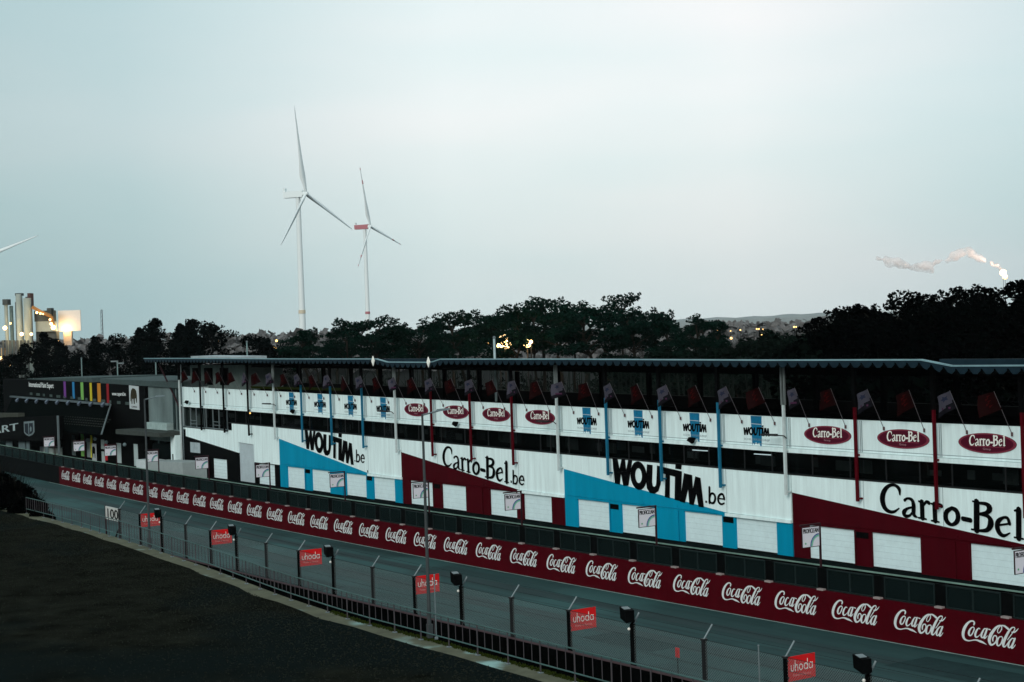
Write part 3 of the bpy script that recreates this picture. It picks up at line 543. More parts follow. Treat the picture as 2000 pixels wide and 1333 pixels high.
# ---- flags on slanting poles, cloth darkened to carry the roof overhang's shade
def flag_parts(kind, v):
    t = thing('flag', '', 'flag', (0, 0, 0), RZB)
    lx = -.06 if v else 0
    P0 = Vector((0, 0, 0)); P1 = Vector((lx, -1.05, 2.22))
    MB().tube(P0, P1, .018, .014, 6).build('pole', mat('flag_pole', (.12, .11, .12), .5), t, world=False)
    MB().box(-.03, .03, -.05, .05, -.12, .08).build('pole_bracket', mat('bracket_pink', (.12, .075, .08), .6), t, world=False)
    n = 8; k = 8; vs = []; furl = (1.0, .75, .45)[v % 3]; sw = (0, .12, -.08, .05)[v % 4]
    for i in range(n + 1):
        u = i / n
        for j in range(k + 1):
            w_ = j / k; p = P1.lerp(P0, .01 + w_ * .41)
            x = -1.0 * u * furl; sag = -.22 * u - .06 * u * u; wave = .08 * sin(u * 7 + w_ * 2 + v) * u
            vs.append((p.x + x + .03 * sin(w_ * 5 + v), p.y * (1 - u) + P1.y * u + wave - sw * u, p.z + sag - (.12 + abs(sw)) * u * w_ + sw * .6 * u))
    fs = [(i * (k + 1) + j, (i + 1) * (k + 1) + j, (i + 1) * (k + 1) + j + 1, i * (k + 1) + j + 1) for i in range(n) for j in range(k)]
    b = MB(); b.v = vs; b.f = fs
    if kind == 'p':
        b.m = [0 if (j - .30 * i) < 3.9 else 1 for i in range(n) for j in range(k)]
        cl = b.build('cloth', [mat('flag_lilac', (.055, .053, .072), .8, var=.15), mat('flag_black', (.006, .006, .009), .8)], t, world=False, smooth=True)
        S = MB()
        def cp_(u, w_, off):
            i = min(n - 1, int(u * n)); j = min(k - 1, int(w_ * k)); A = Vector(vs[i * (k + 1) + j]); B = Vector(vs[(i + 1) * (k + 1) + j]); Cc = Vector(vs[i * (k + 1) + j + 1])
            q = A + (B - A) * (u * n - i) + (Cc - A) * (w_ * k - j); return (q.x, q.y - off, q.z)
        pts = []
        for q in range(10):
            r = .26 if q % 2 == 0 else .13; a_ = 2 * pi * q / 10; pts.append(cp_(.5 + r * cos(a_), .28 + r * .62 * sin(a_), .025))
        S.add(pts, [tuple(range(10))]); S.build('emblem', mat('emblem_ink', (.02, .025, .05), .8), cl, world=False)
        S = MB(); S.add([cp_(.25, .80, .025), cp_(.72, .64, .025), cp_(.74, .74, .025), cp_(.27, .90, .025)], [(0, 1, 2, 3)]); S.build('emblem_line', mat('emblem_pink', (.06, .02, .05), .8), cl, world=False)
    else:
        cl = b.build('cloth', mat('flag_red', (.0085, .0001, .0003), .8, var=.3, scale=5), t, world=False, smooth=True)
        S = MB()
        for q in range(5): S.add([(vs[(2 + q % 2) * 9 + 1 + q][0], vs[(2 + q % 2) * 9 + 1 + q][1] - .02, vs[(2 + q % 2) * 9 + 1 + q][2]), (vs[(4 + q % 2) * 9 + 1 + q][0], vs[(4 + q % 2) * 9 + 1 + q][1] - .02, vs[(4 + q % 2) * 9 + 1 + q][2]), (vs[(4 + q % 2) * 9 + 2 + q][0], vs[(4 + q % 2) * 9 + 2 + q][1] - .02, vs[(4 + q % 2) * 9 + 2 + q][2])], [(0, 1, 2)])
        S.build('flag_mark', mat('flag_mark_red', (.035, .001, .001), .8), cl, world=False)
    return t
protos = {}
fl = []; s = 67.0; k = 0
while s > -46:
    fl.append(s); s -= 2.985
fl = fl[::-1]
cnt = {'p': 0, 'r': 0}
for q, s in enumerate(fl):
    kind = 'p' if (len(fl) - 1 - q) % 2 == 0 else 'r'; kind = kind if s > -33 else 'r'
    v = random.choice((0, 1, 2, 3, 4, 6)) if s < 26 else (5 if abs(s - 49) < 1 else random.choice((0, 3, 6, 9)))
    key = (kind, v)
    if key not in protos: t = flag_parts(kind, v); protos[key] = t
    else: t = copy_tree(protos[key])
    t.location = bw(s, -.12, zz(s, 8.12)); t.rotation_euler = (0, random.uniform(-.05, .05), RZB + random.uniform(-.10, .10))
    fromr = len([x for x in fl[q:] if True]) - 1
    lab = ('lilac and black star flag' if kind == 'p' else 'dark red flag') + ' over the white parapet, %s flag from the right' % ordn(fromr)
    tag(t, lab, 'flag', 'lilac and black flags along the terrace' if kind == 'p' else 'red flags along the terrace')

# ================================================================ RED PIT WALL
o = pc(-100, 0, 0); pw = thing('pit_wall', 'long low dark red concrete wall with repeated white script lettering beside the track', 'wall', o)
W0 = -171.3
MB().sweep(pc, W0, -20, 4, [(0, 0), (.32, 0), (.32, 1.77), (0, 1.77)]).build('painted_wall', M_COKE, pw)
MB().sweep(pc, -330, W0, 5, [(0, 0), (.32, 0), (.32, 1.77), (0, 1.77)]).build('unpainted_wall', M_BLACK, pw)
x = -170.1 - .2; k = 0
LX = []
while x < -24: LX.append(x); x += 3.8455
for x in LX:
    t_ = MB()
    for q, P in enumerate(COKE):
        stroke(t_, [(u, v, w_ * 1.08) for u, v, w_ in P], lambda u, v, l: pc(x + u, -.006 - .0008 * l, v), q, 3)
    t_.build('lettering', M_LOGO, pw)
CAPS = []; c = -45.05
while c > -172: CAPS.append(c); c -= 3.576
c = -45.05 + 3.576
while c < -30: CAPS.insert(0, c); c += 3.576
for c in CAPS:
    a, b_ = pcdir(c); m_ = MB().obox(pc(c + .05, .12), a, b_, .2, .14, 1.76, 1.84); m_.build('cap_block', mat('cap_pale', (.30, .25, .24), .7), pw)
# screens above the wall
cc = CAPS[0]; lst = []
c = CAPS[0]
while c > -262: lst.append(c); c -= 3.576
scr0 = None
for i, c in enumerate(lst):
    a, b_ = pcdir(c + 2); o = pc(c + .36, .18, 0); rz = math.atan2(a.y, a.x)
    if scr0 is None:
        t = thing('screen_panel', '', 'screen', o, rz)
        fr = MB()
        for x0, x1 in ((0, .06), (1.38, 1.47), (2.8, 2.86)): fr.box(x0, x1, -.03, .03, 1.78, 2.72)
        fr.box(0, 2.86, -.035, .035, 2.69, 2.75); fr.box(0, 2.86, -.035, .035, 1.78, 1.84)
        fr.build('frame', mat('screen_frame', (.010, .018, .018), .6, spec=.05), t, world=False)
        for x0 in (.07, 1.48): MB().box(x0, x0 + 1.31, -.008, .008, 1.85, 2.69).build('pane', M_PANE, t, world=False)
        MB().box(2.86, 3.576, .0, .08, 1.78, 2.76).build('filler_board', M_BLACK, t, world=False)
        scr0 = t
    else: t = copy_tree(scr0); t.location = o; t.rotation_euler = (0, 0, rz)
    tag(t, 'twin dark glass wind screen above the red wall, %s screen from the right edge' % ordn(i), 'screen', 'dark glass screens along the pit wall')
pr = thing('pit_wall_platform', 'dark flat shelf with a pale rear rail running above the glass screens', 'platform', pc(-100, .5, 2.8))
MB().sweep(pc, -262, -20, 4, [(.24, 2.66), (.98, 2.64), (.98, 2.68), (.24, 2.70)]).build('shelf', mat('shelf_black', (.0012, .0015, .0015), .9, spec=0), pr)
MB().sweep(pc, -262, -20, 4, [(.98, 2.68), (1.02, 2.68), (1.02, 2.745), (.98, 2.745)]).build('rear_rail', mat('rail_pale', (.16, .26, .22), .6, var=.5, scale=.5), pr)
for i in range(62): 
    s = -262 + 4 * i; a, b_ = pcdir(s); MB().obox(pc(s, .9), a, b_, .05, .05, 0, 2.64).build('support', M_BLACK, pr)
# hanging sign boards on maroon masts
MS = [-43.9, -56.15, -68.45, -81.3, -92.2, -104.1, -116.9, -129.4, -141.5, -153.3, -163.5, -174.5]
ms0 = None
for i, s in enumerate(MS):
    a, b_ = pcdir(s); rz = math.atan2(a.y, a.x)
    if ms0 is None:
        t = thing('sign_mast', '', 'sign', pc(s, .5, 1.6), rz)
        MB().box(-.04, .04, -.04, .04, 0, 3.15).build('mast', M_MAROON, t, world=False)
        MB().box(-.03, .03, -1.22, .05, 3.08, 3.15).build('arm', M_MAROON, t, world=False)
        bd = MB().box(-.02, .02, -1.10, -.06, 2.12, 3.0).build('board', mat('board_white', (.66, .64, .69), .5, var=.04), t, world=False)
        e_ = MB()
        for y0, y1, z0, z1 in ((-1.13, -1.10, 2.09, 3.03), (-.06, -.03, 2.09, 3.03), (-1.10, -.06, 3.0, 3.03), (-1.10, -.06, 2.09, 2.12)): e_.box(-.025, .025, y0, y1, z0, z1)
        e_.build('board_frame', M_MAROON, bd, world=False)
        for sx in (1, -1):
            f = (lambda u, v, l=0: (.021 + .001 * l, -1.06 + .95 * u, 2.74 + .21 * v)) if sx > 0 else (lambda u, v, l=0: (-.021 - .001 * l, -.10 - .95 * u, 2.74 + .21 * v))
            q = MB(); text(q, 'PROFICLEAN', f, .011); q.build('lettering', M_BLK2, bd, world=False)
        # arcs of the emblem and the small green mark
        for r0_, r1_, nm, cl_ in ((.50, .56, 'blue', (.04, .08, .28)), (.44, .49, 'green', (.08, .40, .20)), (.40, .43, 'aqua', (.25, .50, .48))):
            q = MB()
            for sx in (1, -1):
                for j in range(10):
                    A = [pi / 2 + j * pi / 20, pi / 2 + (j + 1) * pi / 20]
                    q.add([(sx * .0225, -.08 + r_ * cos(t1), 2.13 + r_ * sin(t1)) for r_, t1 in ((r0_, A[0]), (r1_, A[0]), (r1_, A[1]), (r0_, A[1]))], [(0, 1, 2, 3)])
            q.build('arc_' + nm, mat('arc_' + nm, cl_, .5, var=.05), bd, world=False)
        q = MB()
        for sx in (1, -1): q.add([(sx * .0225, -.92 + (.07 if j % 2 == 0 else .03) * cos(j * pi / 5 + .3), 2.28 + (.07 if j % 2 == 0 else .03) * sin(j * pi / 5 + .3)) for j in range(10)], [tuple(range(10))])
        q.build('star_mark', mat('mark_green', (.03, .30, .12), .5), bd, world=False)
        ms0 = t
    else: t = copy_tree(ms0); t.location = pc(s, .5, 1.6); t.rotation_euler = (0, 0, rz)
    tag(t, 'white cleaning firm board hanging from a maroon mast, %s such board from the right' % ordn(i), 'sign', 'hanging boards along the pit lane')

# ================================================================ NEAR SIDE: BARRIER, DEBRIS FENCE, RAILING
br = thing('concrete_barrier', 'dark low concrete barrier along the near edge of the track', 'barrier', pc(-70, -14.4, 0))
MB().sweep(pc, -112.3, -14, 4, [(-14.75, -.02), (-14.25, -.02), (-14.32, 1.0), (-14.55, 1.0)]).build('barrier_wall', mat('barrier_black', (.0012, .0016, .0016), .8, spec=.0), br)
MB().sweep(pc, -112.3, -14, 4, [(-14.55, 1.003), (-14.32, 1.003), (-14.34, 1.03), (-14.53, 1.03)]).build('barrier_cap', mat('barrier_cap', (.055, .035, .038), .8), br)
FP = [('p', -107.93), ('u', -104.0), ('c', -100.1), ('p', -96.1), ('u', -92.2), ('c', -88.45), ('p', -84.4), ('u', -80.3), ('c', -76.3), ('p', -72.1), ('u', -68.0), ('c', -63.8), ('p', -59.7), ('u', -55.46), ('c', -51.22), ('p', -46.95), ('u', -42.6), ('c', -38.7), ('p', -34.4), ('u', -30.2)]
ft = lambda s: 2.5 + (-42 - s) * .0097
fe = thing('debris_fence', 'tall chain link safety fence on slim posts between railing and track', 'fence', pc(-70, -14.2, 1.0))
for kd, s in FP:
    a, b_ = pcdir(s); h = ft(s)
    p_ = MB().obox(pc(s, -14.2), a, b_, .085 if kd == 'c' else .07, .07, .2, h).build('post', M_BLACK if kd != 'p' else M_DKST, fe)
    if kd != 'c':
        MB().tube(pc(s, -14.2, h), pc(s + .05, -13.82, h + .50), .035, n=6).build('post_arm', M_STEEL, p_)
        MB().obox(pc(s, -14.2), a, b_, .10, .09, h - .05, h + .02).build('post_cap', M_DKST, p_)
    else:
        MB().tube(pc(s, -14.2, h - .1), pc(s + .12, -13.95, h + .42), .04, n=6).build('post_arm', M_STEEL, p_)
        MB().ball(pc(s - .1, -14.3, h - .2), .06).build('post_lamp', M_CREAM, p_)
wl = [-107.93 + 1.5 * i for i in range(53)]
wm = mat('wire', (.010, .013, .014), .6)
for k, (dd, zf) in enumerate(((-14.2, lambda s: ft(s) - .02), (-14.2, lambda s: ft(s) - .47), (-14.2, lambda s: ft(s) - .98), (-14.2, lambda s: 1.12), (-13.82, lambda s: ft(s) + .48), (-14.0, lambda s: ft(s) + .24))):
    q = MB()
    for a_, b_ in zip(wl, wl[1:]): q.tube(pc(a_, dd, zf(a_)), pc(b_, dd, zf(b_)), .011 if k < 4 else .008, n=4, cap=False)
    q.build('wire', wm, fe)
# woven mesh: diamond weave as a see-through material
cm_ = bpy.data.materials.new('chain_link'); cm_.use_nodes = True; t_ = cm_.node_tree; t_.nodes.clear()
uo = t_.nodes.new('ShaderNodeOutputMaterial'); uv = t_.nodes.new('ShaderNodeUVMap'); uv.uv_map = 'weave'; sxy = t_.nodes.new('ShaderNodeSeparateXYZ'); t_.links.new(uv.outputs[0], sxy.inputs[0])
def mth(op, a, b=None, c=None):
    n_ = t_.nodes.new('ShaderNodeMath'); n_.operation = op
    for i, v in enumerate((a, b, c)):
        if v is None: continue
        if isinstance(v, (int, float)): n_.inputs[i].default_value = v
        else: t_.links.new(v, n_.inputs[i])
    return n_.outputs[0]
def wire(sgn):
    d = mth('ADD', sxy.outputs[0], mth('MULTIPLY', sxy.outputs[1], sgn)); d = mth('PINGPONG', d, .055); return mth('LESS_THAN', d, .008)
msk = mth('MAXIMUM', wire(1.), wire(-1.))
tr_ = t_.nodes.new('ShaderNodeBsdfTransparent'); df = t_.nodes.new('ShaderNodeBsdfPrincipled'); df.inputs['Base Color'].default_value = (.13, .17, .17, 1); df.inputs['Roughness'].default_value = .5
xs_ = t_.nodes.new('ShaderNodeMixShader'); t_.links.new(msk, xs_.inputs[0]); t_.links.new(tr_.outputs[0], xs_.inputs[1]); t_.links.new(df.outputs[0], xs_.inputs[2]); t_.links.new(xs_.outputs[0], uo.inputs[0])
q = MB(); uvs = []
for a_, b_ in zip(wl, wl[1:]):
    q.face([pc(a_, -14.21, 1.05), pc(b_, -14.21, 1.05), pc(b_, -14.21, ft(b_) - .03), pc(a_, -14.21, ft(a_) - .03)]); uvs += [(a_, 1.05), (b_, 1.05), (b_, ft(b_)), (a_, ft(a_))]
mo = q.build('chain_link', cm_, fe); ul = mo.data.uv_layers.new(name='weave')
for i, c in enumerate(uvs): ul.data[i].uv = c
# black floodlight boxes on every third post
f0 = None; i = 0
for kd, s in FP[::-1]:
    if kd != 'c': continue
    a, b_ = pcdir(s); h = ft(s); rz = math.atan2(a.y, a.x)
    if f0 is None:
        t = thing('track_floodlight', '', 'floodlight', pc(s, -14.25, h), rz)
        MB().hexa([(-.30, -.30, .22), (.22, -.42, .10), (.28, -.05, .12), (-.18, .02, .24), (-.33, -.30, .66), (.20, -.42, .56), (.26, -.05, .56), (-.2, .02, .66)]).build('housing', M_BLACK, t, world=False)
        MB().path([(0, 0, 0), (.14, 0, .12), (.06, -.08, .26)], [.05, .05, .04], 6).build('bracket', M_BLACK, t, world=False)
        MB().hexa([(-.20, -.32, .655), (.1, -.40, .60), (.14, -.12, .60), (-.12, -.06, .655), (-.2, -.32, .67), (.1, -.4, .62), (.14, -.12, .62), (-.12, -.06, .67)]).build('cooling_fin', M_STEEL, t, world=False); f0 = t
    else: t = copy_tree(f0); t.location = pc(s, -14.25, h); t.rotation_euler = (0, 0, rz)
    tag(t, 'black box floodlight on a thick fence post, %s floodlight from the right edge' % ordn(i), 'floodlight', 'floodlights on the track fence'); i += 1
# red advert boards
uh = [[(0, 1, .2), (0, .35, .2), (.25, .02, .2), (.5, .02, .2), (.72, .35, .2), (.72, 1, .2)]]
def uhoda(mb, fn):
    W_ = .19
    G = {'u': ([[(0, 1, W_), (0, .45, W_), (.12, .08, W_), (.4, 0, W_), (.66, .12, W_), (.76, .45, W_), (.76, 1, W_)]], .76),
         'h': ([[(0, 1.75, W_), (0, 0, W_)], [(0, .5, W_), (.12, .9, W_), (.4, 1, W_), (.66, .88, W_), (.74, .5, W_), (.74, 0, W_)]], .74),
         'o': ([[(.5 + .5 * cos(a), .5 + .5 * sin(a), W_) for a in [j * pi / 6 for j in range(13)]]], 1.0),
         'd': ([[(.5 + .5 * cos(a), .5 + .5 * sin(a), W_) for a in [j * pi / 6 for j in range(13)]], [(1, 1.75, W_), (1, 0, W_)]], 1.0),
         'a': ([[(.5 + .5 * cos(a), .5 + .5 * sin(a), W_) for a in [j * pi / 6 for j in range(13)]], [(1, 1, W_), (1, 0, W_)]], 1.0)}
    x = 0; l = 0
    for ch in 'uhoda':
        S, wd = G[ch]
        for P in S: stroke(mb, [(x + a, b, w_) for a, b, w_ in P], lambda u, v, e_: fn(u / 6.2, v / 1.75, e_), l, 3); l += 1
        x += wd + .42
u0_ = None; i = 0
for kd, s in FP[::-1]:
    if kd != 'u': continue
    a, b_ = pcdir(s); h = ft(s); rz = math.atan2(a.y, a.x); loc = pc(s + .09, -14.2, h - .85)
    if u0_ is None:
        t = thing('advert_board', '', 'sign', loc, rz)
        bd = MB().box(-.015, .015, .02, 1.28, 0, .84).build('board', M_UH, t, world=False)
        for sx in (1, -1):
            f = (lambda u, v, l=0: (sx * (.017 + .0006 * l), .14 + 1.0 * u if sx > 0 else 1.16 - 1.0 * u, .34 + .34 * v))
            q = MB(); uhoda(q, f); q.build('lettering', M_CREAM, bd, world=False)
            q = MB(); text(q, 'Power in Service', lambda u, v, l=0: (sx * .017, .22 + .84 * u if sx > 0 else 1.08 - .84 * u, .14 + .10 * v)); q.build('small_lettering', mat('pink_ink', (.75, .30, .28), .5), bd, world=False)
        MB().box(-.02, .02, -.04, .03, .1, .16).box(-.02, .02, -.04, .03, .68, .74).build('clamp', M_DKST, t, world=False)
        u0_ = t
    else: t = copy_tree(u0_); t.location = loc; t.rotation_euler = (0, 0, rz)
    tag(t, 'red advert board with white rounded lettering, %s red board from the right' % ordn(i), 'sign', 'red advert boards on the track fence'); i += 1
# distance board 100
t = thing('distance_board', 'white board reading 100 on thin dark legs by the left end of the barrier', 'sign', pc(-109.4, -14.1, 0), math.atan2(*(lambda a: (a.y, a.x))(pcdir(-109.4)[0])))
bd = MB().box(-1.55, 1.25, -.03, .03, 2.26, 3.12).build('board', mat('board_cream', (.50, .52, .50), .6), t, world=False)
q = MB(); text(q, '100', lambda u, v, l=0: (-1.15 + 2.05 * u, -.034 - .001 * l, 2.36 + .64 * v), .02); q.build('lettering', M_BLK2, bd, world=False)
for x in (-1.6, 1.3): MB().box(x - .05, x + .05, -.04, .04, 0, 3.15).build('leg', M_MAROON, t, world=False)
MB().tube((0.4, -.4, .4), (1.2, -.05, 1.9), .06, n=6).build('brace', M_DKST, t, world=False)
# railing
rl = thing('guard_railing', 'thin grey steel railing with upright bars along the spectator bank', 'railing', pc(-70, dr(-70), ZB))
ra = lambda s, z: pc(s, dr(s) - .02, ZB + z)
RS = [-111.4 + 1.98 * i for i in range(50)]
for z, nm in ((1.05, 'top_rail'), (.30, 'bottom_rail')):
    q = MB()
    for a_, b_ in zip(RS, RS[1:]): q.tube(ra(a_, z), ra(b_, z), .026, n=6, cap=False)
    q.build(nm, mat('rail_steel', (.060, .115, .110), .5, .1, var=.3, scale=.7), rl)
MP = mat('railing_post', (.060, .055, .060), .5, .1)
for s in RS:
    p_ = MB().tube(ra(s, 0), ra(s, 1.06), .026, n=6).build('post', MP, rl)
    a, b_ = pcdir(s); MB().obox(ra(s, 0), a, b_, .08, .07, ZB, ZB + .03).build('foot_plate', M_STEEL, p_)
bal = [a_ + 1.98 * j / 4 for a_ in RS[:-1] for j in (1, 2, 3)]
for s in bal[-100:]: MB().tube(ra(s, .3), ra(s, 1.05), .014, n=5).build('baluster', MP, rl)
q = MB()
for s in bal[:-100]: q.tube(ra(s, .3), ra(s, 1.05), .014, n=4)
tag(q.build('baluster', MP, rl), kind='stuff')

# ================================================================ POLES AND SMALL THINGS BY THE TRACK
def lamp_pole(s, d, z0, zt, label, arm=(0, .8), r=.075):
    a, b_ = pcdir(s); t = thing('street_lamp', label, 'lamp post', pc(s, d, z0), math.atan2(a.y, a.x))
    MB().tube((0, 0, 0), (0, 0, zt - z0), r, r * .55, 10).build('pole', M_POLE, t, world=False)
    MB().box(-.09, .09, -.09, .09, 0, .5).build('pole_base', M_POLE, t, world=False)
    MB().tube((0, 0, zt - z0 - .03), (arm[0], arm[1], zt - z0 + .1), .03, n=6).build('arm', M_STEEL, t, world=False)
    MB().hexa([(arm[0] - .08, arm[1] - .2, zt - z0 + .06), (arm[0] + .08, arm[1] - .2, zt - z0 + .06), (arm[0] + .08, arm[1] + .35, zt - z0 + .1), (arm[0] - .08, arm[1] + .35, zt - z0 + .1), (arm[0] - .05, arm[1] - .15, zt - z0 + .15), (arm[0] + .05, arm[1] - .15, zt - z0 + .15), (arm[0] + .05, arm[1] + .3, zt - z0 + .16), (arm[0] - .05, arm[1] + .3, zt - z0 + .16)]).build('lamp_head', M_STEEL, t, world=False)
    return t
lamp_pole(-52.1, -22.75, ZB, 11.1, 'tall thin lamp post at the railing, standing in front of the red lettering wall')
lamp_pole(-86.7, -19.95, ZB, 11.0, 'tall thin lamp post at the railing left of the leftmost whole red advert board')
lamp_pole(-150, -14.0, 0, 9.95, 'thin dark lamp post at the left edge of the view')
def rod(name, label, cat, p, h, r, m):
    t = thing(name, label, cat, p); MB().tube((0, 0, 0), (0, 0, h), r, n=6).build('rod', m, t, world=False); MB().ball((0, 0, h), r * 1.6, n=6, k=4).build('cap', m, t, world=False)
    MB().box(-.06, .06, -.06, .06, 0, .08).build('foot', m, t, world=False)
rod('marker_post', 'thin grey stake just right of the tall lamp post at the railing', 'post', pc(-51.7, -22.72, ZB), 2.3, .022, M_STEEL)
rod('marker_post', 'thin grey stake behind the fence near the right-hand red advert board', 'post', pc(-43.2, -14.9, .0), 2.9, .025, M_STEEL)
t = thing('marker_sign', 'small red plate on a dark stake between two right-hand fence posts', 'sign', pc(-48.7, -14.05, 0)); 
MB().box(-.02, .02, -.02, .02, 0, 1.95).build('stake', M_BLACK, t, world=False); a, b_ = pcdir(-48.7); MB().obox((0, 0, 0), a, b_, .10, .02, 1.62, 1.98).build('plate', M_UH, t, world=False)
for i, (x, Y, y0, y1) in enumerate(((159, 260, 700, 760), (229, 240, 706, 760), (304, 235, 706, 760), (482, 215, 668, 760), (965, 140, 660, 775))):
    p0 = atpx(x, Y, y1); p1 = atpx(x, Y, y0)
    t = thing('yard_lamp' if i < 4 else 'flag_mast', ['pale mast rising behind the black building, left of the twin yard lamp', 'twin headed yard lamp behind the black building roof', 'yard lamp at the left tip of the long roof', 'thin mast behind the white box on the roof', 'white mast behind the terrace at the middle of the roof'][i], 'lamp post' if i < 4 else 'mast', (p1.x, Y, 0))
    MB().tube((0, 0, 0), (0, 0, p1.z), .09 if i < 4 else .10, n=7).build('pole', mat('mast_pale', (.20, .30, .30), .5) if i != 4 else mat('mast_white', (.40, .52, .54), .5), t, world=False)
    if i in (1, 2):
        for k in ((-.9, .1), (.0, .9)) if i == 1 else ((-.8, .2),): MB().box(k[0], k[1], -.15, .15, p1.z - .1 - (.3 if k[1] > .5 else 0), p1.z + .1 - (.3 if k[1] > .5 else 0)).build('lamp_head', M_STEEL, t, world=False)
    else: MB().ball((0, 0, p1.z), .14, n=7, k=4).build('finial', M_STEEL, t, world=False)

# ================================================================ BLACK PADDOCK BUILDING AT THE LEFT
pb = thing('paddock_building', 'black building at the left with coloured stripes and a pale elephant banner', 'building', OB, RZB)
def PL(mb, name, m, parent=pb): return mb.build(name, m, parent, world=False)
PL(MB().prism([(-112, 0), (-58.4, 0), (-58.4, 9.1), (-63, 9.28), (-101.2, 9.7), (-112, 9.7)], 0, .5), 'wall', M_BLACK)
PL(MB().prism([(-101, 9.72), (-75.4, 9.5), (-75.4, 10.05), (-101, 9.80)], .0, 9), 'roof', mat('flat_roof_grey', (.055, .08, .08), .9))
PL(MB().prism([(-72.5, 9.42), (-47.3, 9.05), (-47.3, 9.7), (-72.5, 9.95)], .0, 9), 'roof', mat('flat_roof_grey', (.1, .1, .1)))
PL(MB().prism([(-57.8, 3.2), (-47.3, 3.2), (-47.3, 9.03), (-57.8, 9.15)], .3, 9), 'concrete_wall', mat('raw_concrete', (.13, .175, .175), .9, var=.4, scale=.5, streak=.8))
PL(MB().box(-58.3, -57.8, -.05, .6, 0, 9.1), 'wall', M_BLACK)
for x in (-50.4, -49.2, -48.3): PL(MB().box(x, x + .55, .2, .3, 4.6, 9), 'dark_shutter', mat('shutter_teal', (.02, .035, .035), .7, var=.4))
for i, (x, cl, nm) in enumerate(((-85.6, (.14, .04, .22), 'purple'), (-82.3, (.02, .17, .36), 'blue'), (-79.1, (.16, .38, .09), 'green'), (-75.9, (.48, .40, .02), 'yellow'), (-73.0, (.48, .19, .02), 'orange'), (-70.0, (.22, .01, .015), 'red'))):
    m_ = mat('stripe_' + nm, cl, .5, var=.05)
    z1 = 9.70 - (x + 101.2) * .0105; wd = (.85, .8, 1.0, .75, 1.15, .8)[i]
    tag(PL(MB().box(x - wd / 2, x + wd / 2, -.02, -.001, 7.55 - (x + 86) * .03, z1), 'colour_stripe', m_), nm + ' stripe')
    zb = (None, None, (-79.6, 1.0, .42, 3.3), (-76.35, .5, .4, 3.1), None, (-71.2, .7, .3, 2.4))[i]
    if zb: tag(PL(MB().box(zb[0] - zb[1] / 2, zb[0] + zb[1] / 2, -.08, -.001, zb[2], zb[3]), 'colour_stripe', mat('brightened_stripe_' + nm, tuple(min(.9, c * 2.4) for c in cl), .5, var=.05)), nm + ' stripe on the ground floor')  # stripe paint brightened to offset the shade under the pent roof
tx = MB(); zl = lambda s: -(s + 101) * .0105
text(tx, 'International Paint Expert', lambda u, v, l=0: (-100.3 + 10.2 * u, -.01 - .002 * l, 8.55 + zl(-100 + 10 * u) + .85 * v), .004); PL(tx, 'lettering', M_LOGO)
tx = MB(); text(tx, 'www.caparol.be', lambda u, v, l=0: (-68.6 + 4.5 * u, -.01 - .002 * l, 8.25 + zl(-67) + .55 * v), .006); PL(tx, 'lettering', M_LOGO)
tx = MB()
for k in range(14):
    x = -100 + k * 2.75; tx.box(x, x + (1.1, 1.5, .8)[k % 3], -.02, -.001, 7.65 - k * .05, 7.98 - k * .05)
PL(tx, 'sponsor_mark', mat('mark_grey', (.05, .075, .07), .6))
bn = PL(MB().prism([(-62.8, 6.6), (-59.8, 6.5), (-59.8, 9.15), (-62.8, 9.25)], -.06, -.01), 'banner', mat('banner_white', (.42, .47, .48), .6, var=.05))
el_ = [(-62.1, 7.15), (-61.85, 7.15), (-61.8, 7.7), (-61.5, 7.75), (-61.4, 7.15), (-61.1, 7.15), (-61.05, 7.75), (-60.75, 7.8), (-60.6, 7.3), (-60.4, 7.3), (-60.35, 8.1), (-60.5, 8.6), (-60.9, 8.85), (-61.6, 8.95), (-62.1, 8.7), (-62.35, 8.2), (-62.45, 7.5), (-62.3, 7.4), (-62.15, 8.0)]
PL(MB().prism(el_, -.075, -.062), 'elephant_mark', mat('elephant_olive', (.035, .03, .015), .7, var=.6, scale=3), bn)
tx = MB(); text(tx, 'CAPAROL', lambda u, v, l=0: (-62.2 + 1.8 * u, -.063 - .001 * l, 6.72 + .2 * v), .01); PL(tx, 'small_lettering', M_BLK2, bn)
# pent roof with gutter and little lamps
aw = PL(MB().hexa([(-108, 0, 7.0), (-69, 0, 6.6), (-61.2, -4, 3.75), (-100, -4, 3.9), (-108, 0, 7.15), (-69, 0, 6.75), (-61.2, -4, 3.9), (-100, -4, 4.05)]), 'pent_roof', mat('pent_dark', (.0022, .0036, .0036), .9, var=.5, scale=4, spec=0))
PL(MB().hexa([(-108, -.35, 7.25), (-69.2, -.35, 6.85), (-69.2, 0, 6.85), (-108, 0, 7.25), (-108, -.35, 7.45), (-69.2, -.35, 7.08), (-69.2, 0, 7.08), (-108, 0, 7.45)]), 'gutter', mat('gutter_grey', (.10, .13, .14), .5, var=.4), aw)
for k in range(9):
    x = -104.5 + k * 4.2; PL(MB().hexa([(x, -.6, 6.65), (x + .7, -.6, 6.62), (x + .7, -.36, 6.9), (x, -.36, 6.95), (x + .1, -.7, 6.9), (x + .8, -.7, 6.88), (x + .8, -.4, 7.2), (x + .1, -.4, 7.2)]), 'roof_lamp', mat('roof_lamp_grey', (.10, .13, .17), .5), aw)
PL(MB().tube((-69, -.05, 6.95), (-61.3, -4, 3.95), .09, n=6), 'roof_edge', M_STEEL, aw)
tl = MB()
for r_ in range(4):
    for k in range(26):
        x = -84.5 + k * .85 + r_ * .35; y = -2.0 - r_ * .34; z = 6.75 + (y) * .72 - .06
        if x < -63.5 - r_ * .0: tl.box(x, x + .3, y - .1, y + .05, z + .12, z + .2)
tag(PL(tl, 'roof_tile_glints', mat('tile_glint', (.03, .034, .03), .5), aw), kind='stuff')
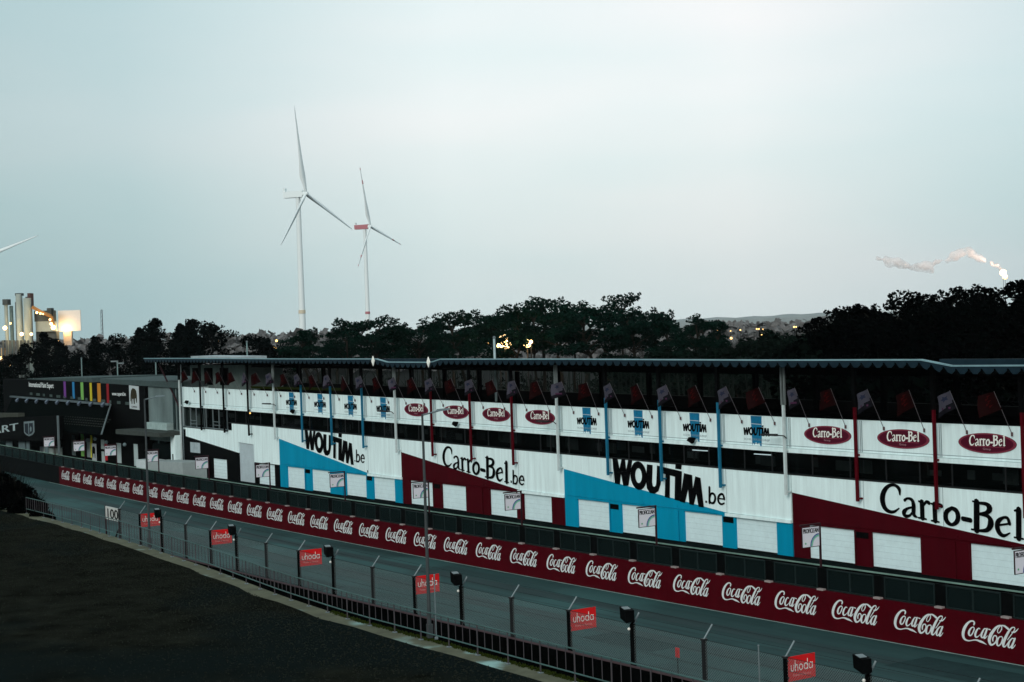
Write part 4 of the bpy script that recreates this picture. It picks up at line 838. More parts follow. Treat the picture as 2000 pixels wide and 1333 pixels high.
# ground floor openings
for x0, x1, z0, z1 in ((-89.0, -88.0, .2, 3.1), (-83.6, -82.3, .4, 2.9), (-78.0, -76.8, .4, 2.7), (-72.9, -71.8, 1.6, 2.7), (-72.8, -71.7, -.0, 1.3), (-67.6, -66.2, .2, 2.5), (-62.0, -60.8, .1, 2.6)):
    PL(MB().box(x0, x1, -.05, 0, max(0, z0), z1), 'door', mat('door_pale', (.40, .50, .50), .6, var=.1))
for x0, x1, z0, z1 in ((-74.9, -73.4, .1, 2.2),):
    PL(MB().box(x0, x1, -.5, -.44, z0, z1), 'poster', mat('poster_white', (.40, .46, .48), .6, var=.05))
PL(MB().prism([(-74.7, .5), (-74.5, .5), (-74.45, 1.0), (-73.95, 1.0), (-73.9, .5), (-73.7, .5), (-73.65, 1.6), (-74.0, 1.9), (-74.6, 1.8), (-74.8, 1.3)], -.52, -.505), 'poster_mark', M_BLACK)
for x, z in ((-87.2, 2.95), (-77.0, 2.45), (-74.2, 2.75), (-70.3, 2.5), (-64.2, 2.45)): PL(MB().ball((x, -.3, z), .22, n=7, k=5), 'globe_lamp', mat('globe_pale', (.25, .36, .38), .4))
# balcony, podium and white column between the two buildings
PL(MB().hexa([(-60.6, -2.6, 3.95), (-47.4, -2.6, 4.0), (-47.4, 0.2, 4.0), (-60.6, 0.2, 3.95), (-60.6, -2.6, 4.45), (-47.4, -2.6, 4.45), (-47.4, .2, 4.45), (-60.6, .2, 4.45)]), 'canopy_slab', mat('canopy_grey', (.05, .06, .055), .7))
PL(MB().box(-56.5, -50.5, -.5, .25, 4.5, 5.25), 'roof_plinth', mat('plinth_pale', (.30, .40, .39), .7))
pod = PL(MB().prism([(-50.1, .0), (-39.7, .0), (-39.7, 1.75), (-50.1, 1.42)], -3.2, -.6), 'podium', mat('podium_pale', (.30, .35, .35), .7, var=.1))
PL(MB().box(-54.5, -50.15, -2.6, -.6, 0.3, 1.35), 'podium', mat('podium_white', (.52, .60, .61), .7, var=.1))
PL(MB().box(-48.6, -47.35, -.9, -.2, 0, 4.1), 'white_column', M_WHITE)
PL(MB().box(-48.2, -47.9, -.92, -.91, .2, 2.1), 'column_slot', M_BLACK)
# black box building with shield and lettering in front of it
ab = thing('advert_box', 'black box building with pale letters and a shield emblem at the left edge', 'building', OB, RZB)
PL(MB().prism([(-125, 1.0), (-74.2, 2.8), (-73.8, 5.8), (-97, 4.9), (-125, 3.9)], -5.0, -4.1), 'box_wall', M_BLACK, ab)
PL(MB().prism([(-125, 4.0), (-89, 5.3), (-89, 5.75), (-125, 5.0)], -4.95, -4.15), 'flat_roof', mat('roof_dusk', (.05, .055, .045), .8), ab)
PL(MB().box(-73.75, -73.5, -5.0, -4.8, .6, 5.8), 'corner_post', M_STEEL, ab)
tx = MB(); text(tx, 'ART', lambda u, v, l=0: (-100.6 + 11.4 * u, -5.01 - .002 * l, 2.75 + .075 * 11.6 * u + .9 * v), .012); PL(tx, 'lettering', mat('letter_pale', (.34, .42, .43), .5), ab)
shp = [(-86.5, 4.75), (-82.4, 4.98), (-82.4, 3.6), (-83.2, 3.25), (-84.6, 3.02), (-85.7, 3.15), (-86.5, 3.4)]
sh_ = PL(MB().prism(shp, -5.05, -5.0), 'shield_emblem', mat('shield_rim', (.16, .21, .22), .5), ab)
cx_, cz_ = -84.5, 4.05; PL(MB().prism([(cx_ + (x - cx_) * .80, cz_ + (z - cz_) * .76 - .05) for x, z in shp], -5.07, -5.055), 'shield_field', mat('shield_navy', (.012, .018, .026), .6), sh_)
PL(MB().prism([(-84.6, 3.3), (-84.35, 3.3), (-84.35, 4.65), (-84.6, 4.65)], -5.085, -5.075), 'shield_bar', mat('shield_rim', (.1, .1, .1)), sh_)
PL(MB().prism([(-83.9, 3.6), (-83.4, 3.7), (-83.3, 4.1), (-83.7, 4.3), (-84.0, 4.0)], -5.085, -5.075), 'shield_mark', mat('shield_rim', (.1, .1, .1)), sh_)
for x, z0, z1 in ((-97, 1.2, 2.0), (-91.5, 1.2, 2.3), (-88.3, .6, 2.5), (-80.9, .7, 2.7)): PL(MB().box(x, x + (2.6 if x < -91 else 1.2), -4.3, -4.2, z0 - .5, z1), 'ground_door', mat('door_dusk', (.12, .17, .18), .6), ab)
t = thing('pit_kiosk', 'small white box kiosk left of the tall green stripe behind the screens', 'kiosk', bw(-86.3, -1.6, 0), RZB)
MB().box(-1.9, 1.9, -.6, .6, 0, 1.35).build('cabinet', mat('kiosk_pale', (.40, .50, .48), .6), t, world=False); MB().box(-2.0, 2.0, -.7, .7, 1.36, 1.42).build('top', M_STEEL, t, world=False); MB().box(-3.2, -1.95, -.6, .6, .3, 1.35).build('side_unit', mat('kiosk_white', (.45, .52, .58), .6), t, world=False)

# ================================================================ WIND TURBINES
def turbine(hub_px, Y, theta, rad, band, label, yaw=.38, side=1):
    H_ = atpx(hub_px[0], Y, hub_px[1]); z = H_.z
    th = math.acos(yaw)                                  # rotor axis: mostly across the view, turned a little to the camera
    ax = Vector((sin(th) * side, -cos(th), 0)); rz = math.atan2(ax.y, ax.x)
    ov = rad * .10
    base = Vector((H_.x, Y, 0)) - ax * ov * 1.0; t = thing('wind_turbine', label, 'wind turbine', (base.x, base.y, 0), rz, None)
    rb, rt_ = rad * .040, rad * .026
    MB().tube((0, 0, 0), (0, 0, z - rad * .035), rb, rt_, 20).build('tower', M_TURB, t, world=False, smooth=False)
    zb = atpx(hub_px[0], Y, band[0]).z; MB().tube((0, 0, zb - rad * .02), (0, 0, zb + rad * .02), rb * .97 + .12, rb * .95 + .12, 20).build('tower_band', mat(*band[1]), t, world=False)
    nc = MB().hexa([(-rad * .17, -rad * .035, z - rad * .035), (rad * .07, -rad * .035, z - rad * .035), (rad * .07, rad * .035, z - rad * .035), (-rad * .17, rad * .035, z - rad * .035), (-rad * .18, -rad * .03, z + rad * .035), (rad * .07, -rad * .03, z + rad * .038), (rad * .07, rad * .03, z + rad * .038), (-rad * .18, rad * .03, z + rad * .035)])
    nc.build('nacelle', band[2], t, world=False); MB().box(-rad * .18, -rad * .155, -rad * .02, rad * .02, z + rad * .035, z + rad * .075).build('nacelle_mast', M_TURB, t, world=False)
    tl_ = radians(5); A = Vector((cos(tl_), 0, sin(tl_))); U = Vector((-sin(tl_), 0, cos(tl_))); S = Vector((0, 1, 0)); C_ = Vector((ov, 0, z))
    MB().tube(C_ - A * rad * .03, C_ + A * rad * .03, rad * .034, rad * .018, 14).build('hub', M_TURB, t, world=False)
    for k in range(3):
        a = radians(theta + 120 * k); D = (U * cos(a) + S * sin(a)) ; D = (D + A * .057).normalized(); Tn = D.cross(A).normalized()
        b = MB(); vs = []
        st = ((.02, .018, .018, 0), (.08, .022, .020, .1), (.20, .040, .012, .45), (.40, .028, .008, .25), (.70, .016, .005, .1), (.93, .009, .003, .03), (1.0, .003, .002, 0))
        for r_, cw, tk, tw in st:
            c = C_ + D * rad * r_; e1 = (Tn * cos(tw) + A * sin(tw)); e2 = D.cross(e1)
            for u, v in ((.35, 0), (.15, 1), (-.25, .6), (-.65, 0), (-.25, -.6), (.15, -1)): vs.append(c + e1 * (u * 2 * cw * rad) + e2 * (v * tk * rad))
        b.add(vs, [(i * 6 + j, i * 6 + (j + 1) % 6, (i + 1) * 6 + (j + 1) % 6, (i + 1) * 6 + j) for i in range(len(st) - 1) for j in range(6)] + [tuple((len(st) - 1) * 6 + j for j in range(6))])
        bl = b.build('blade', M_TURB, t, world=False, smooth=True)
        if band[3]:
            for r_ in (.74, .97):
                c0 = C_ + D * rad * (r_ - .035); c1 = C_ + D * rad * (r_ + (.03 if r_ < .9 else 0)); w0 = .0135 if r_ < .9 else .0075
                MB().tube(c0 - Tn * .15 * w0 * rad, c1 - Tn * .15 * w0 * rad, w0 * rad, w0 * rad * .7, 6).build('blade_band', M_TRED, bl, world=False)
    return t
turbine((597, 379), 1240, -8, 65, (609, ('band_ochre', (.62, .55, .42), .5), M_TURB, False), 'nearest tall white wind turbine left of centre with an ochre band on its tower')
turbine((723, 443), 1650, -14, 60, (611, ('turbine_red', (.40, .11, .13), .5), M_TRED, True), 'smaller white wind turbine with red nacelle and red tower band')
turbine((-24, 501), 1920, 68, 62, (640, ('band_ochre2', (.5, .3, .1), .5), M_TURB, False), 'wind turbine off the left edge with only a blade tip showing', yaw=.9)

# ================================================================ LIT INDUSTRIAL PLANT FAR LEFT
YP = 450.
pl_ = thing('cement_plant', 'lit industrial plant with pale silos and a bright flood lit panel at the far left', 'plant', (atpx(70, YP).x, YP, 0))
M_SILO = mat('silo_grey', (.30, .36, .34), .7, var=.25, scale=.3, streak=.6); M_SIL2 = mat('silo_dark', (.075, .09, .09), .8, var=.4, scale=.2)
def XP(x): return atpx(x, YP).x
def ZP(x, y): return atpx(x, YP, y).z
def cylp(x0, x1, y0, nm, m, dy=0):
    a, b_ = XP(x0), XP(x1); return MB().tube(((a + b_) / 2, YP + dy, 0), ((a + b_) / 2, YP + dy, ZP(x0, y0)), (b_ - a) / 2, n=16).build(nm, m, pl_)
def boxp(x0, x1, y0, y1, nm, m, dy=0, th=3.):
    return MB().box(XP(x0), XP(x1), YP + dy, YP + dy + th, max(0, ZP((x0 + x1) / 2, y1)), ZP((x0 + x1) / 2, y0)).build(nm, m, pl_)
cylp(33, 46, 575, 'silo', M_SILO); cylp(50, 65, 583, 'silo', M_SILO, -1); cylp(10, 17, 590, 'silo', M_SILO); cylp(18, 25, 598, 'silo', mat('silo_teal', (.10, .16, .17), .7), 1)
boxp(9, 19, 585, 596, 'tower_head', M_SIL2, -1); boxp(33, 46, 573, 578, 'silo_head', M_SIL2, -.5, 2); boxp(52, 57, 580, 590, 'chimney', M_SIL2); boxp(58, 64, 573, 600, 'chimney', mat('chimney_rust', (.10, .06, .055), .8), -1)
boxp(66, 103, 607, 628, 'upper_gallery', M_SIL2, 1); boxp(68, 104, 628, 648, 'plant_hall', M_SILO, 1); boxp(66, 106, 648, 700, 'plant_base', M_SIL2, 2); boxp(93, 101, 602, 625, 'lift_tower', M_SIL2, 0)
boxp(25, 33, 590, 700, 'plant_frame', mat('frame_rust', (.10, .065, .05), .8, var=.5), 3); boxp(46, 50, 600, 700, 'plant_frame', mat('frame_rust', (.1, .06, .05)), 4)
boxp(5, 12, 680, 715, 'lit_shed', mat('lit_shed', (.5, .35, .2), .7), -2)
pn = boxp(103, 147, 606, 647, 'white_panel', mat('panel_white', (.70, .68, .64), .6, var=.03), 6, .5)
boxp(112, 128, 647, 675, 'panel_leg', mat('panel_leg', (.5, .42, .34), .7), 6, 1.5)
q = MB(); q.path([(XP(68), YP - 1.5, ZP(68, 600)), (XP(85), YP - 1.5, ZP(85, 610)), (XP(104), YP - 1.5, ZP(104, 618)), (XP(110), YP - 1.5, ZP(110, 643))], [.5] * 4, 6); q.build('conveyor', mat('conveyor_ochre', (.30, .16, .06), .7), pl_)
for x in range(10, 60, 7): MB().tube((XP(x), YP - 3, 0), (XP(x + 2), YP - 3, ZP(x, 665)), .35, n=5).build('strut', M_SIL2, pl_)
for x, y, r_, st in ((17, 641, .55, 6), (49, 653, .5, 5), (67.5, 653, .4, 5), (80, 611, .35, 3), (87, 613, .3, 3), (92, 614, .22, 3), (105, 625, .3, 4), (107, 633, .4, 5), (111, 640, .6, 8), (118, 668, .5, 5), (110, 665, .3, 4), (8, 700, .45, 4), (24, 714, .3, 3), (28, 632, .3, 2)):
    MB().ball((XP(x), YP - 3.2, ZP(x, y)), r_, n=8, k=6).build('lamp', emit('lamp_%d' % st, (1.0, .60, .24), st), pl_)
for x, y, p_, dy in ((119, 645, 520, 4.6), (112, 641, 200, 4), (108, 636, 260, -5), (18, 645, 500, -6), (49, 655, 500, -6), (82, 612, 250, -4)):
    ld = bpy.data.lights.new('plant_light', 'POINT'); ld.energy = p_; ld.color = (1, .62, .28); ld.shadow_soft_size = .4; lo_ = bpy.data.objects.new('plant_light', ld); COL.objects.link(lo_); lo_.location = (XP(x), YP + dy, ZP(x, y))
t = thing('radio_mast', 'thin lattice mast on the far horizon right of the lit plant', 'mast', (atpx(200, 1500).x, 1500, 0))
zt = atpx(200, 1500, 606).z; q = MB()
for a, b_ in ((-1, -1), (1, -1), (0, 1)): q.tube((a, b_, 0), (a * .8, b_ * .8, zt), .22, n=4)
for k in range(12): q.tube((-1, -1, zt * k / 12), (1, -1, zt * (k + 1) / 12), .15, n=4); q.tube((1, -1, zt * k / 12), (0, 1, zt * (k + 1) / 12), .15, n=4)
q.build('lattice', mat('mast_grey', (.12, .13, .14), .7), t, world=False); MB().ball((0, 0, zt), .6, n=6, k=4).build('mast_top', M_STEEL, t, world=False)

# ================================================================ TREES
def leafmat(name, c):
    m = mat(name, c, .95, var=.45, scale=.6, spec=.0); return m
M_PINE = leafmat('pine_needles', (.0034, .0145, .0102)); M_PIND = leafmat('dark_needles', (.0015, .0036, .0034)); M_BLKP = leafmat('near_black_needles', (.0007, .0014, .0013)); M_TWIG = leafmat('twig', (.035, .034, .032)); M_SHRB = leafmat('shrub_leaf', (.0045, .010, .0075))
def puff(mb, c, rx, rz, n, sz, rng):
    for _ in range(n):
        while True:
            x, y, z = rng.uniform(-1, 1), rng.uniform(-1, 1), rng.uniform(-1, 1); r_ = x * x + y * y + z * z
            if r_ <= 1: break
        k = (.55 + .45 * math.sqrt(r_)) / max(.3, math.sqrt(r_)) if rng.random() < .6 else 1
        p = Vector((c[0] + x * rx * k, c[1] + y * rx * k, c[2] + z * rz * k)); s = sz * rng.uniform(.5, 1.3)
        a = Vector((rng.gauss(0, 1), rng.gauss(0, 1), rng.gauss(0, .6))).normalized(); b = a.orthogonal().normalized(); q = rng.uniform(0, 6.3); b = b * cos(q) + a.cross(b) * sin(q)
        mb.add([p - a * s, p + b * s * .7, p + a * s * .9 + b * s * .2, p - b * s * .6 + a * s * .1], [(0, 1, 2, 3)])
def pine(kind, sd, nm, lm):
    """18 m tall prototype"""
    rng = random.Random(sd); t = thing(nm, '', 'tree'); H_ = 18.
    tr = MB(); cw = MB(); lean = rng.uniform(-.8, .8)
    if kind == 'scots':
        P = [Vector((lean * (k / 6) ** 1.5 + rng.uniform(-.12, .12) * k, rng.uniform(-.1, .1) * k, H_ * .9 * k / 6)) for k in range(7)]
        tr.path(P, [.30 - .035 * k for k in range(7)], 7)
        for b in range(16):
            f = rng.choice((.70, .74, .8, .86, .9, .95)) + rng.uniform(-.015, .015); i = min(5, int(f * 6)); q = P[i].lerp(P[i + 1], f * 6 - i); an = rng.uniform(0, 6.28); ln = (3.6 - 2.0 * max(0, (f - .72) / .28)) * rng.uniform(.35, 1.15)
            e = q + Vector((cos(an) * ln, sin(an) * ln, rng.uniform(.1, 1.2) * (1 + f)))
            if e.z > H_ - .5: e.z = H_ - .5
            m_ = q.lerp(e, .5) + Vector((0, 0, .3)); tr.path([q, m_, e], [.11, .07, .03], 5)
            puff(cw, e, rng.uniform(.8, 1.6), rng.uniform(.30, .6), 130, .20, rng); puff(cw, m_, .9, .3, 36, .18, rng)
            for _ in range(2): puff(cw, e + Vector((rng.uniform(-1.3, 1.3), rng.uniform(-1.3, 1.3), rng.uniform(-.2, .6))), rng.uniform(.3, .6), .22, 26, .17, rng)
        puff(cw, P[6] + Vector((rng.uniform(-.4, .4), 0, .7)), 1.0, .5, 90, .2, rng); puff(cw, P[6] + Vector((rng.uniform(-.8, .8), 0, 1.25)), .5, .4, 40, .18, rng)
        for b in range(7):
            f = rng.uniform(.25, .5); i = int(f * 6); q = P[i].lerp(P[i + 1], f * 6 - i); an = rng.uniform(0, 6.28); tr.path([q, q + Vector((cos(an) * rng.uniform(.8, 2.2), sin(an) * 1.2, rng.uniform(-.3, .8)))], [.05, .015], 4)
    elif kind == 'spruce':
        tr.path([(0, 0, 0), (0, 0, H_ * .95)], [.28, .05], 7)
        for k in range(46):
            f = .12 + .88 * (k / 46) ** .9; r_ = (1 - f) * 4.2 + .5 + rng.uniform(-.5, .5); an = rng.uniform(0, 6.28)
            puff(cw, (cos(an) * r_ * .6, sin(an) * r_ * .6, H_ * f - .4), r_ * .5 + .5, .7, 120, .26, rng)
        for k in range(5): puff(cw, (rng.uniform(-.4, .4), rng.uniform(-.4, .4), H_ - rng.uniform(.2, 1.5)), .4, .5, 30, .2, rng)
    elif kind == 'broad':
        tr.path([(0, 0, 0), (.2, 0, H_ * .6)], [.3, .1], 7)
        for k in range(44):
            an = rng.uniform(0, 6.28); f = rng.uniform(.1, 1) ** .8; r_ = 4.6 * math.sqrt(max(0, 1 - ((f - .42) / .62) ** 2)) * rng.uniform(.5, 1.05)
            puff(cw, (cos(an) * r_, sin(an) * r_, H_ * f - .9), rng.uniform(.9, 1.7), .9, 140, .27, rng)
    elif kind == 'bare':
        def grow(p, d, ln, r_, lv):
            e = p + d * ln; tr.tube(p, e, r_, r_ * .6, 4 if lv else 6, cap=False)
            if lv >= 4: return
            for _ in range(3 if lv < 3 else 4):
                dd = (d + Vector((rng.gauss(0, .42), rng.gauss(0, .42), rng.uniform(0, .3)))).normalized(); grow(p.lerp(e, rng.uniform(.6, 1)), dd, ln * rng.uniform(.55, .8), r_ * .55, lv + 1)
        grow(Vector((0, 0, 0)), Vector((0, 0, 1)), 6.2, .22, 0)
        for _ in range(500):
            an = rng.uniform(0, 6.28); r_ = 3.0 * math.sqrt(rng.random()); z = rng.uniform(7, 17.5); r_ *= 1 - ((z - 12) / 6.5) ** 2 * .8
            p = Vector((cos(an) * r_, sin(an) * r_, z)); d = Vector((rng.gauss(0, .4), rng.gauss(0, .4), 1)).normalized() * rng.uniform(.5, 1.1); s_ = Vector((.03, 0, 0)); cw.add([p, p + s_, p + d], [(0, 1, 2)])
    tr.build('trunk', M_BARK if kind != 'bare' else M_TWIG, t, world=False); cw.build('crown', lm, t, world=False)
    return t
PROTO = {}
def tree(x, ytop, Y, kind, v, nm, lm, label, group, wide=1.):
    key = (kind, v, lm.name)
    z = atpx(x, Y, ytop).z; s = z / 18.
    if key not in PROTO: PROTO[key] = pine(kind, v * 31 + len(kind) * 7, nm, lm); t = PROTO[key]
    else: t = copy_tree(PROTO[key])
    t.location = (atpx(x, Y).x, Y, 0); t.scale = (s * wide, s * wide, s); t.rotation_euler = (0, 0, (x * 7.3) % 6.28); tag(t, label, 'tree', group); return t
mid = [(592, 642), (622, 637), (655, 645), (672, 625), (706, 628), (738, 617), (770, 622), (800, 628), (824, 620), (858, 622), (884, 610), (904, 616), (933, 602), (968, 610), (988, 592), (1012, 600), (1044, 590), (1062, 579), (1094, 577), (1122, 598), (1152, 583), (1186, 594), (1216, 576), (1232, 600), (1282, 597), (1318, 602), (1352, 610), (1368, 622), (1400, 632)]
for i, (x, y) in enumerate(mid):
    tree(x, y, 196 + (i * 37 % 5) * 9 - (x - 1000) * .03, 'scots', i % 6, 'pine_tree', M_PINE, 'green pine behind the pit roof, %s pine from the left in the middle row' % ordn(i), 'pines in the middle row', (1.1, .95, 1.25)[i % 3])
for i, (x, y, Y, k) in enumerate([(86, 648, 240, 'spruce'), (62, 668, 235, 'broad'), (112, 662, 232, 'spruce'), (136, 675, 238, 'broad'), (185, 656, 235, 'spruce'), (215, 668, 240, 'broad'), (247, 650, 238, 'broad'), (272, 640, 232, 'spruce'), (300, 622, 236, 'spruce'), (327, 638, 230, 'broad'), (352, 632, 234, 'spruce'), (372, 624, 238, 'spruce'), (392, 630, 230, 'broad'), (408, 627, 240, 'scots'), (498, 653, 260, 'broad'), (520, 660, 262, 'spruce'), (542, 672, 262, 'broad'), (20, 690, 210, 'broad'), (-12, 700, 205, 'broad'), (160, 690, 215, 'broad')]):
    Y = max(Y, 285 - x * .13)
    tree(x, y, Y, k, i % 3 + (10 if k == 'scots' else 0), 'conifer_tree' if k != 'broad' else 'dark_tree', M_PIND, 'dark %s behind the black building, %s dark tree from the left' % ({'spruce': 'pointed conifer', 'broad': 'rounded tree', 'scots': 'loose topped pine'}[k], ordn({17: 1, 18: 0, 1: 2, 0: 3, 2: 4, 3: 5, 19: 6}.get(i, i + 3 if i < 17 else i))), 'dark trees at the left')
rg = [(1612, 605, 150, 's'), (1637, 593, 148, 's'), (1662, 590, 146, 's'), (1688, 585, 150, 's'), (1704, 579, 146, 's'), (1735, 582, 144, 'b'), (1762, 570, 142, 's'), (1793, 555, 142, 's'), (1822, 573, 140, 's'), (1846, 558, 138, 'b'), (1866, 549, 138, 's'), (1893, 553, 136, 's'), (1915, 573, 134, 'b'), (1948, 546, 132, 's'), (2022, 503, 128, 's'), (2040, 520, 128, 'b'), (2075, 500, 126, 's'), (1995, 560, 130, 'b')]
for i, (x, y, Y, k) in enumerate(rg):
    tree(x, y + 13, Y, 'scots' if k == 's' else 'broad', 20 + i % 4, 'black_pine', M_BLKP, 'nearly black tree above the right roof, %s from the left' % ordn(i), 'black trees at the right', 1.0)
for i in range(16):
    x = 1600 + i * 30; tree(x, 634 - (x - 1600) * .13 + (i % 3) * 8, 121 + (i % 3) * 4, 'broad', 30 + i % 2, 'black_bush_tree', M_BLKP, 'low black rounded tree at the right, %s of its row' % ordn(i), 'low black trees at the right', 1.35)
for i, (x, y) in enumerate([(1432, 640), (1455, 632), (1478, 634), (1500, 640), (1420, 650), (1250, 628), (1230, 650), (1560, 640), (620, 672), (450, 662), (470, 668), (560, 668), (1350, 655), (1180, 655)]):
    tree(x, y, 330 + (i % 4) * 22, 'bare', i % 4, 'bare_tree', M_TWIG, 'thin leafless winter tree beyond the pines, %s one near the %s' % (ordn(i), 'right gap' if x > 1400 else 'middle' if x > 700 else 'left gap'), 'bare winter trees', 1.5)
for i, (x, y) in enumerate([(1438, 668), (1462, 662), (1486, 650), (1510, 642), (1535, 642), (1560, 646), (1585, 650), (1606, 648), (1400, 680), (1372, 676), (1345, 672), (1315, 680), (1285, 676), (1255, 684), (1225, 690), (1195, 688)]):
    tree(x, y, 180 + (i % 3) * 8, 'broad', 40 + i % 3, 'shrub_tree', M_SHRB, 'dull green bushy tree below the pines, %s bushy one %s' % (ordn(i % 8), 'rightwards in the gap' if i < 8 else 'leftwards from the gap'), 'bushy trees at the right of the pines', 1.3)
# bushes by the bank at the left
for i, (s, d, h, r_) in enumerate(((-112.6, -18.9, 1.9, 1.3), (-109.2, -19.0, 1.15, .85), (-116, -18.9, 2.6, 1.7), (-120.5, -19, 3.0, 2.2), (-126, -18.8, 3.2, 2.6), (-133, -18.5, 3.2, 2.8))):
    t = thing('hedge_bush', 'black leafy bush %s' % ['by the left end of the railing, second from the right', 'at the left end of the railing, smallest and rightmost', 'at the left edge, third from the right', 'at the left edge, fourth from the right', 'beyond the left edge, fifth from the right', 'beyond the left edge, furthest from the railing'][i], 'bush', pc(s, d, 2.2), 0, 'bushes at the left end of the bank')
    rng = random.Random(i); q = MB(); puff(q, (0, 0, h * .5), r_, h * .5, 2600, .15, rng)
    for _ in range(90):
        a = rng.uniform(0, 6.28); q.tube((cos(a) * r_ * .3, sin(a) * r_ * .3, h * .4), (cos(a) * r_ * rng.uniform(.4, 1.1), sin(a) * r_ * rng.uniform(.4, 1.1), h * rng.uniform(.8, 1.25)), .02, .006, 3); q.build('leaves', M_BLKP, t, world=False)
    q = MB()
    for k in range(7): q.tube((0, 0, 0), (rng.uniform(-1, 1) * r_ * .6, rng.uniform(-1, 1) * r_ * .6, h * 1.15), .03, .01, 4)
    q.build('stems', M_BARK, t, world=False)
# dark undergrowth and the wood's interior, seen below the roof
rng = random.Random(11); q = MB()
for i in range(420):
    x = rng.uniform(150, 2100); Y = rng.uniform(interp(x, [(0, 268), (150, 256), (420, 212), (1000, 165)]), 285) if x < 1560 else rng.uniform(112, 160); p = atpx(x, Y); hh = rng.uniform(2.5, 8.0) if x < 1560 else rng.uniform(3, 12)
    if x > 1330: hh = min(13, hh * 1.2)
    puff(q, (p.x, Y, hh * .5), rng.uniform(1.8, 3.2), hh * .5, 90, .42, rng)
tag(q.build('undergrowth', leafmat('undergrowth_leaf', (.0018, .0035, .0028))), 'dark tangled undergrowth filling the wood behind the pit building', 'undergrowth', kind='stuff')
q = MB()
for i in range(230):
    x = rng.uniform(480, 1620); Y = interp(x, [(480, 205), (1000, 158), (1620, 118)]) + rng.uniform(0, 18); p = atpx(x, Y); h = rng.uniform(8.0, 10.8); l_ = rng.uniform(-.9, .9)
    q.path([(p.x, Y, 0), (p.x + l_ * .4, Y, h * .5), (p.x + l_, Y, h)], [.12, .09, .03], 5)
    for _ in range(3): z = rng.uniform(5, h); q.tube((p.x + l_ * z / h, Y, z), (p.x + l_ * z / h + rng.uniform(-1.5, 1.5), Y, z + rng.uniform(.5, 2)), .04, .01, 4)
tag(q.build('thicket', mat('thicket_bark', (.007, .011, .009), .9, var=.5, scale=.3)), 'thicket of thin grey green trunks behind the terrace', 'thicket', kind='stuff')
# far woods, grey lightened to stand in for haze
q = MB()
for i in range(3200):
    x = rng.uniform(-800, 2500); Y = rng.uniform(620, 1000); p = atpx(x, Y); hh = rng.uniform(12, 18) if x < 700 else rng.uniform(6, 12) if x < 1350 else rng.uniform(9, 15)
    puff(q, (p.x, Y, hh * .55), 6, hh * .45, 22, 2.0, rng)
tag(q.build('distant_woods', leafmat('distant_leaf_hazed', (.15, .15, .15))), 'distant winter woods on the horizon, coloured pale grey for haze', 'woods', kind='stuff')
q = MB(); n = 190; vs = []
for i in range(n + 1):
    x = -1200 + i * 20; Y = 5200; top = atpx(x, Y, interp(x, [(-200, 668), (430, 662), (640, 660), (1000, 640), (1200, 634), (1380, 621), (1470, 618), (1560, 613), (1700, 608), (2200, 600)]) + 1.2 * sin(i * 1.7) + .8 * sin(i * .61)).z; X = atpx(x, Y).x
    vs += [(X, Y, -1), (X, Y, top * .75), (X, Y + 500, top), (X, Y + 1800, -1)]
q.add(vs, [(i * 4 + j, (i + 1) * 4 + j, (i + 1) * 4 + j + 1, i * 4 + j + 1) for i in range(n) for j in range(3)]); struct('hills', q, mat('hill_forest_hazed', (.21, .24, .24), .95, scale=.01), smooth=True)  # hill colour paled to imitate distance haze

# ================================================================ DISTANT LAMPS
LMP = [(986, 668, 199, .85, 1), (976, 676, 199, .35, 1), (1030, 671, 198, .5, 1), (1037, 668, 192, .2, 1), (954, 670, 300, .22, 0), (1221, 677, 320, .32, 0), (1217, 672, 330, .2, 0), (757, 660, 330, .2, 0), (424, 667, 330, .2, 0), (540, 666, 330, .22, 0), (537, 681, 330, .25, 0), (1402, 646, 420, .3, 0), (1406, 646, 420, .3, 0), (1427, 647, 420, .25, 0), (1446, 645, 420, .3, 0), (1478, 643, 420, .3, 0), (1482, 643, 420, .3, 0), (1490, 644, 420, .3, 0), (1488, 656, 420, .5, 0), (1428, 661, 400, .45, 0), (1551, 639, 500, .4, 0), (1555, 639, 500, .3, 0), (1575, 639, 500, .3, 0), (1653, 637, 380, .2, 0), (1959, 533, 595, 1.2, 1), (1963, 541, 595, .9, 0)]
for i, (x, y, Y, r_, br_) in enumerate(LMP):
    if 1395 < x < 1600: r_ *= .62
    p = atpx(x, Y, y); where = 'in the gap of trees at the right' if x in range(1400, 1600) else 'glowing through the pine trunks' if x < 1300 and x > 900 else 'among the trees at the left' if x < 800 else 'at the right treetops'
    t = thing('distant_lamp', 'warm yellow lamp %s, %s distant lamp' % (where, ordn(i)), 'lamp', (p.x, Y, 0), 0, 'warm distant lamps')
    MB().tube((0, 0, 0), (0, 0, p.z - r_ * .5), .12, .07, 5).build('pole', M_DKST, t, world=False); MB().ball((0, 0, p.z), r_, n=10, k=8).build('lamp_bulb', M_LAMPW if br_ else M_LAMP, t, world=False)
    if br_:
        ld = bpy.data.lights.new('lamp_light', 'POINT'); ld.energy = 420 if x < 1500 else 7000; ld.color = (1, .62, .28) if x < 1500 else (1, .74, .58); ld.shadow_soft_size = r_; lo_ = bpy.data.objects.new('lamp_light', ld); COL.objects.link(lo_); lo_.location = (p.x, Y - r_ * 1.6, p.z)

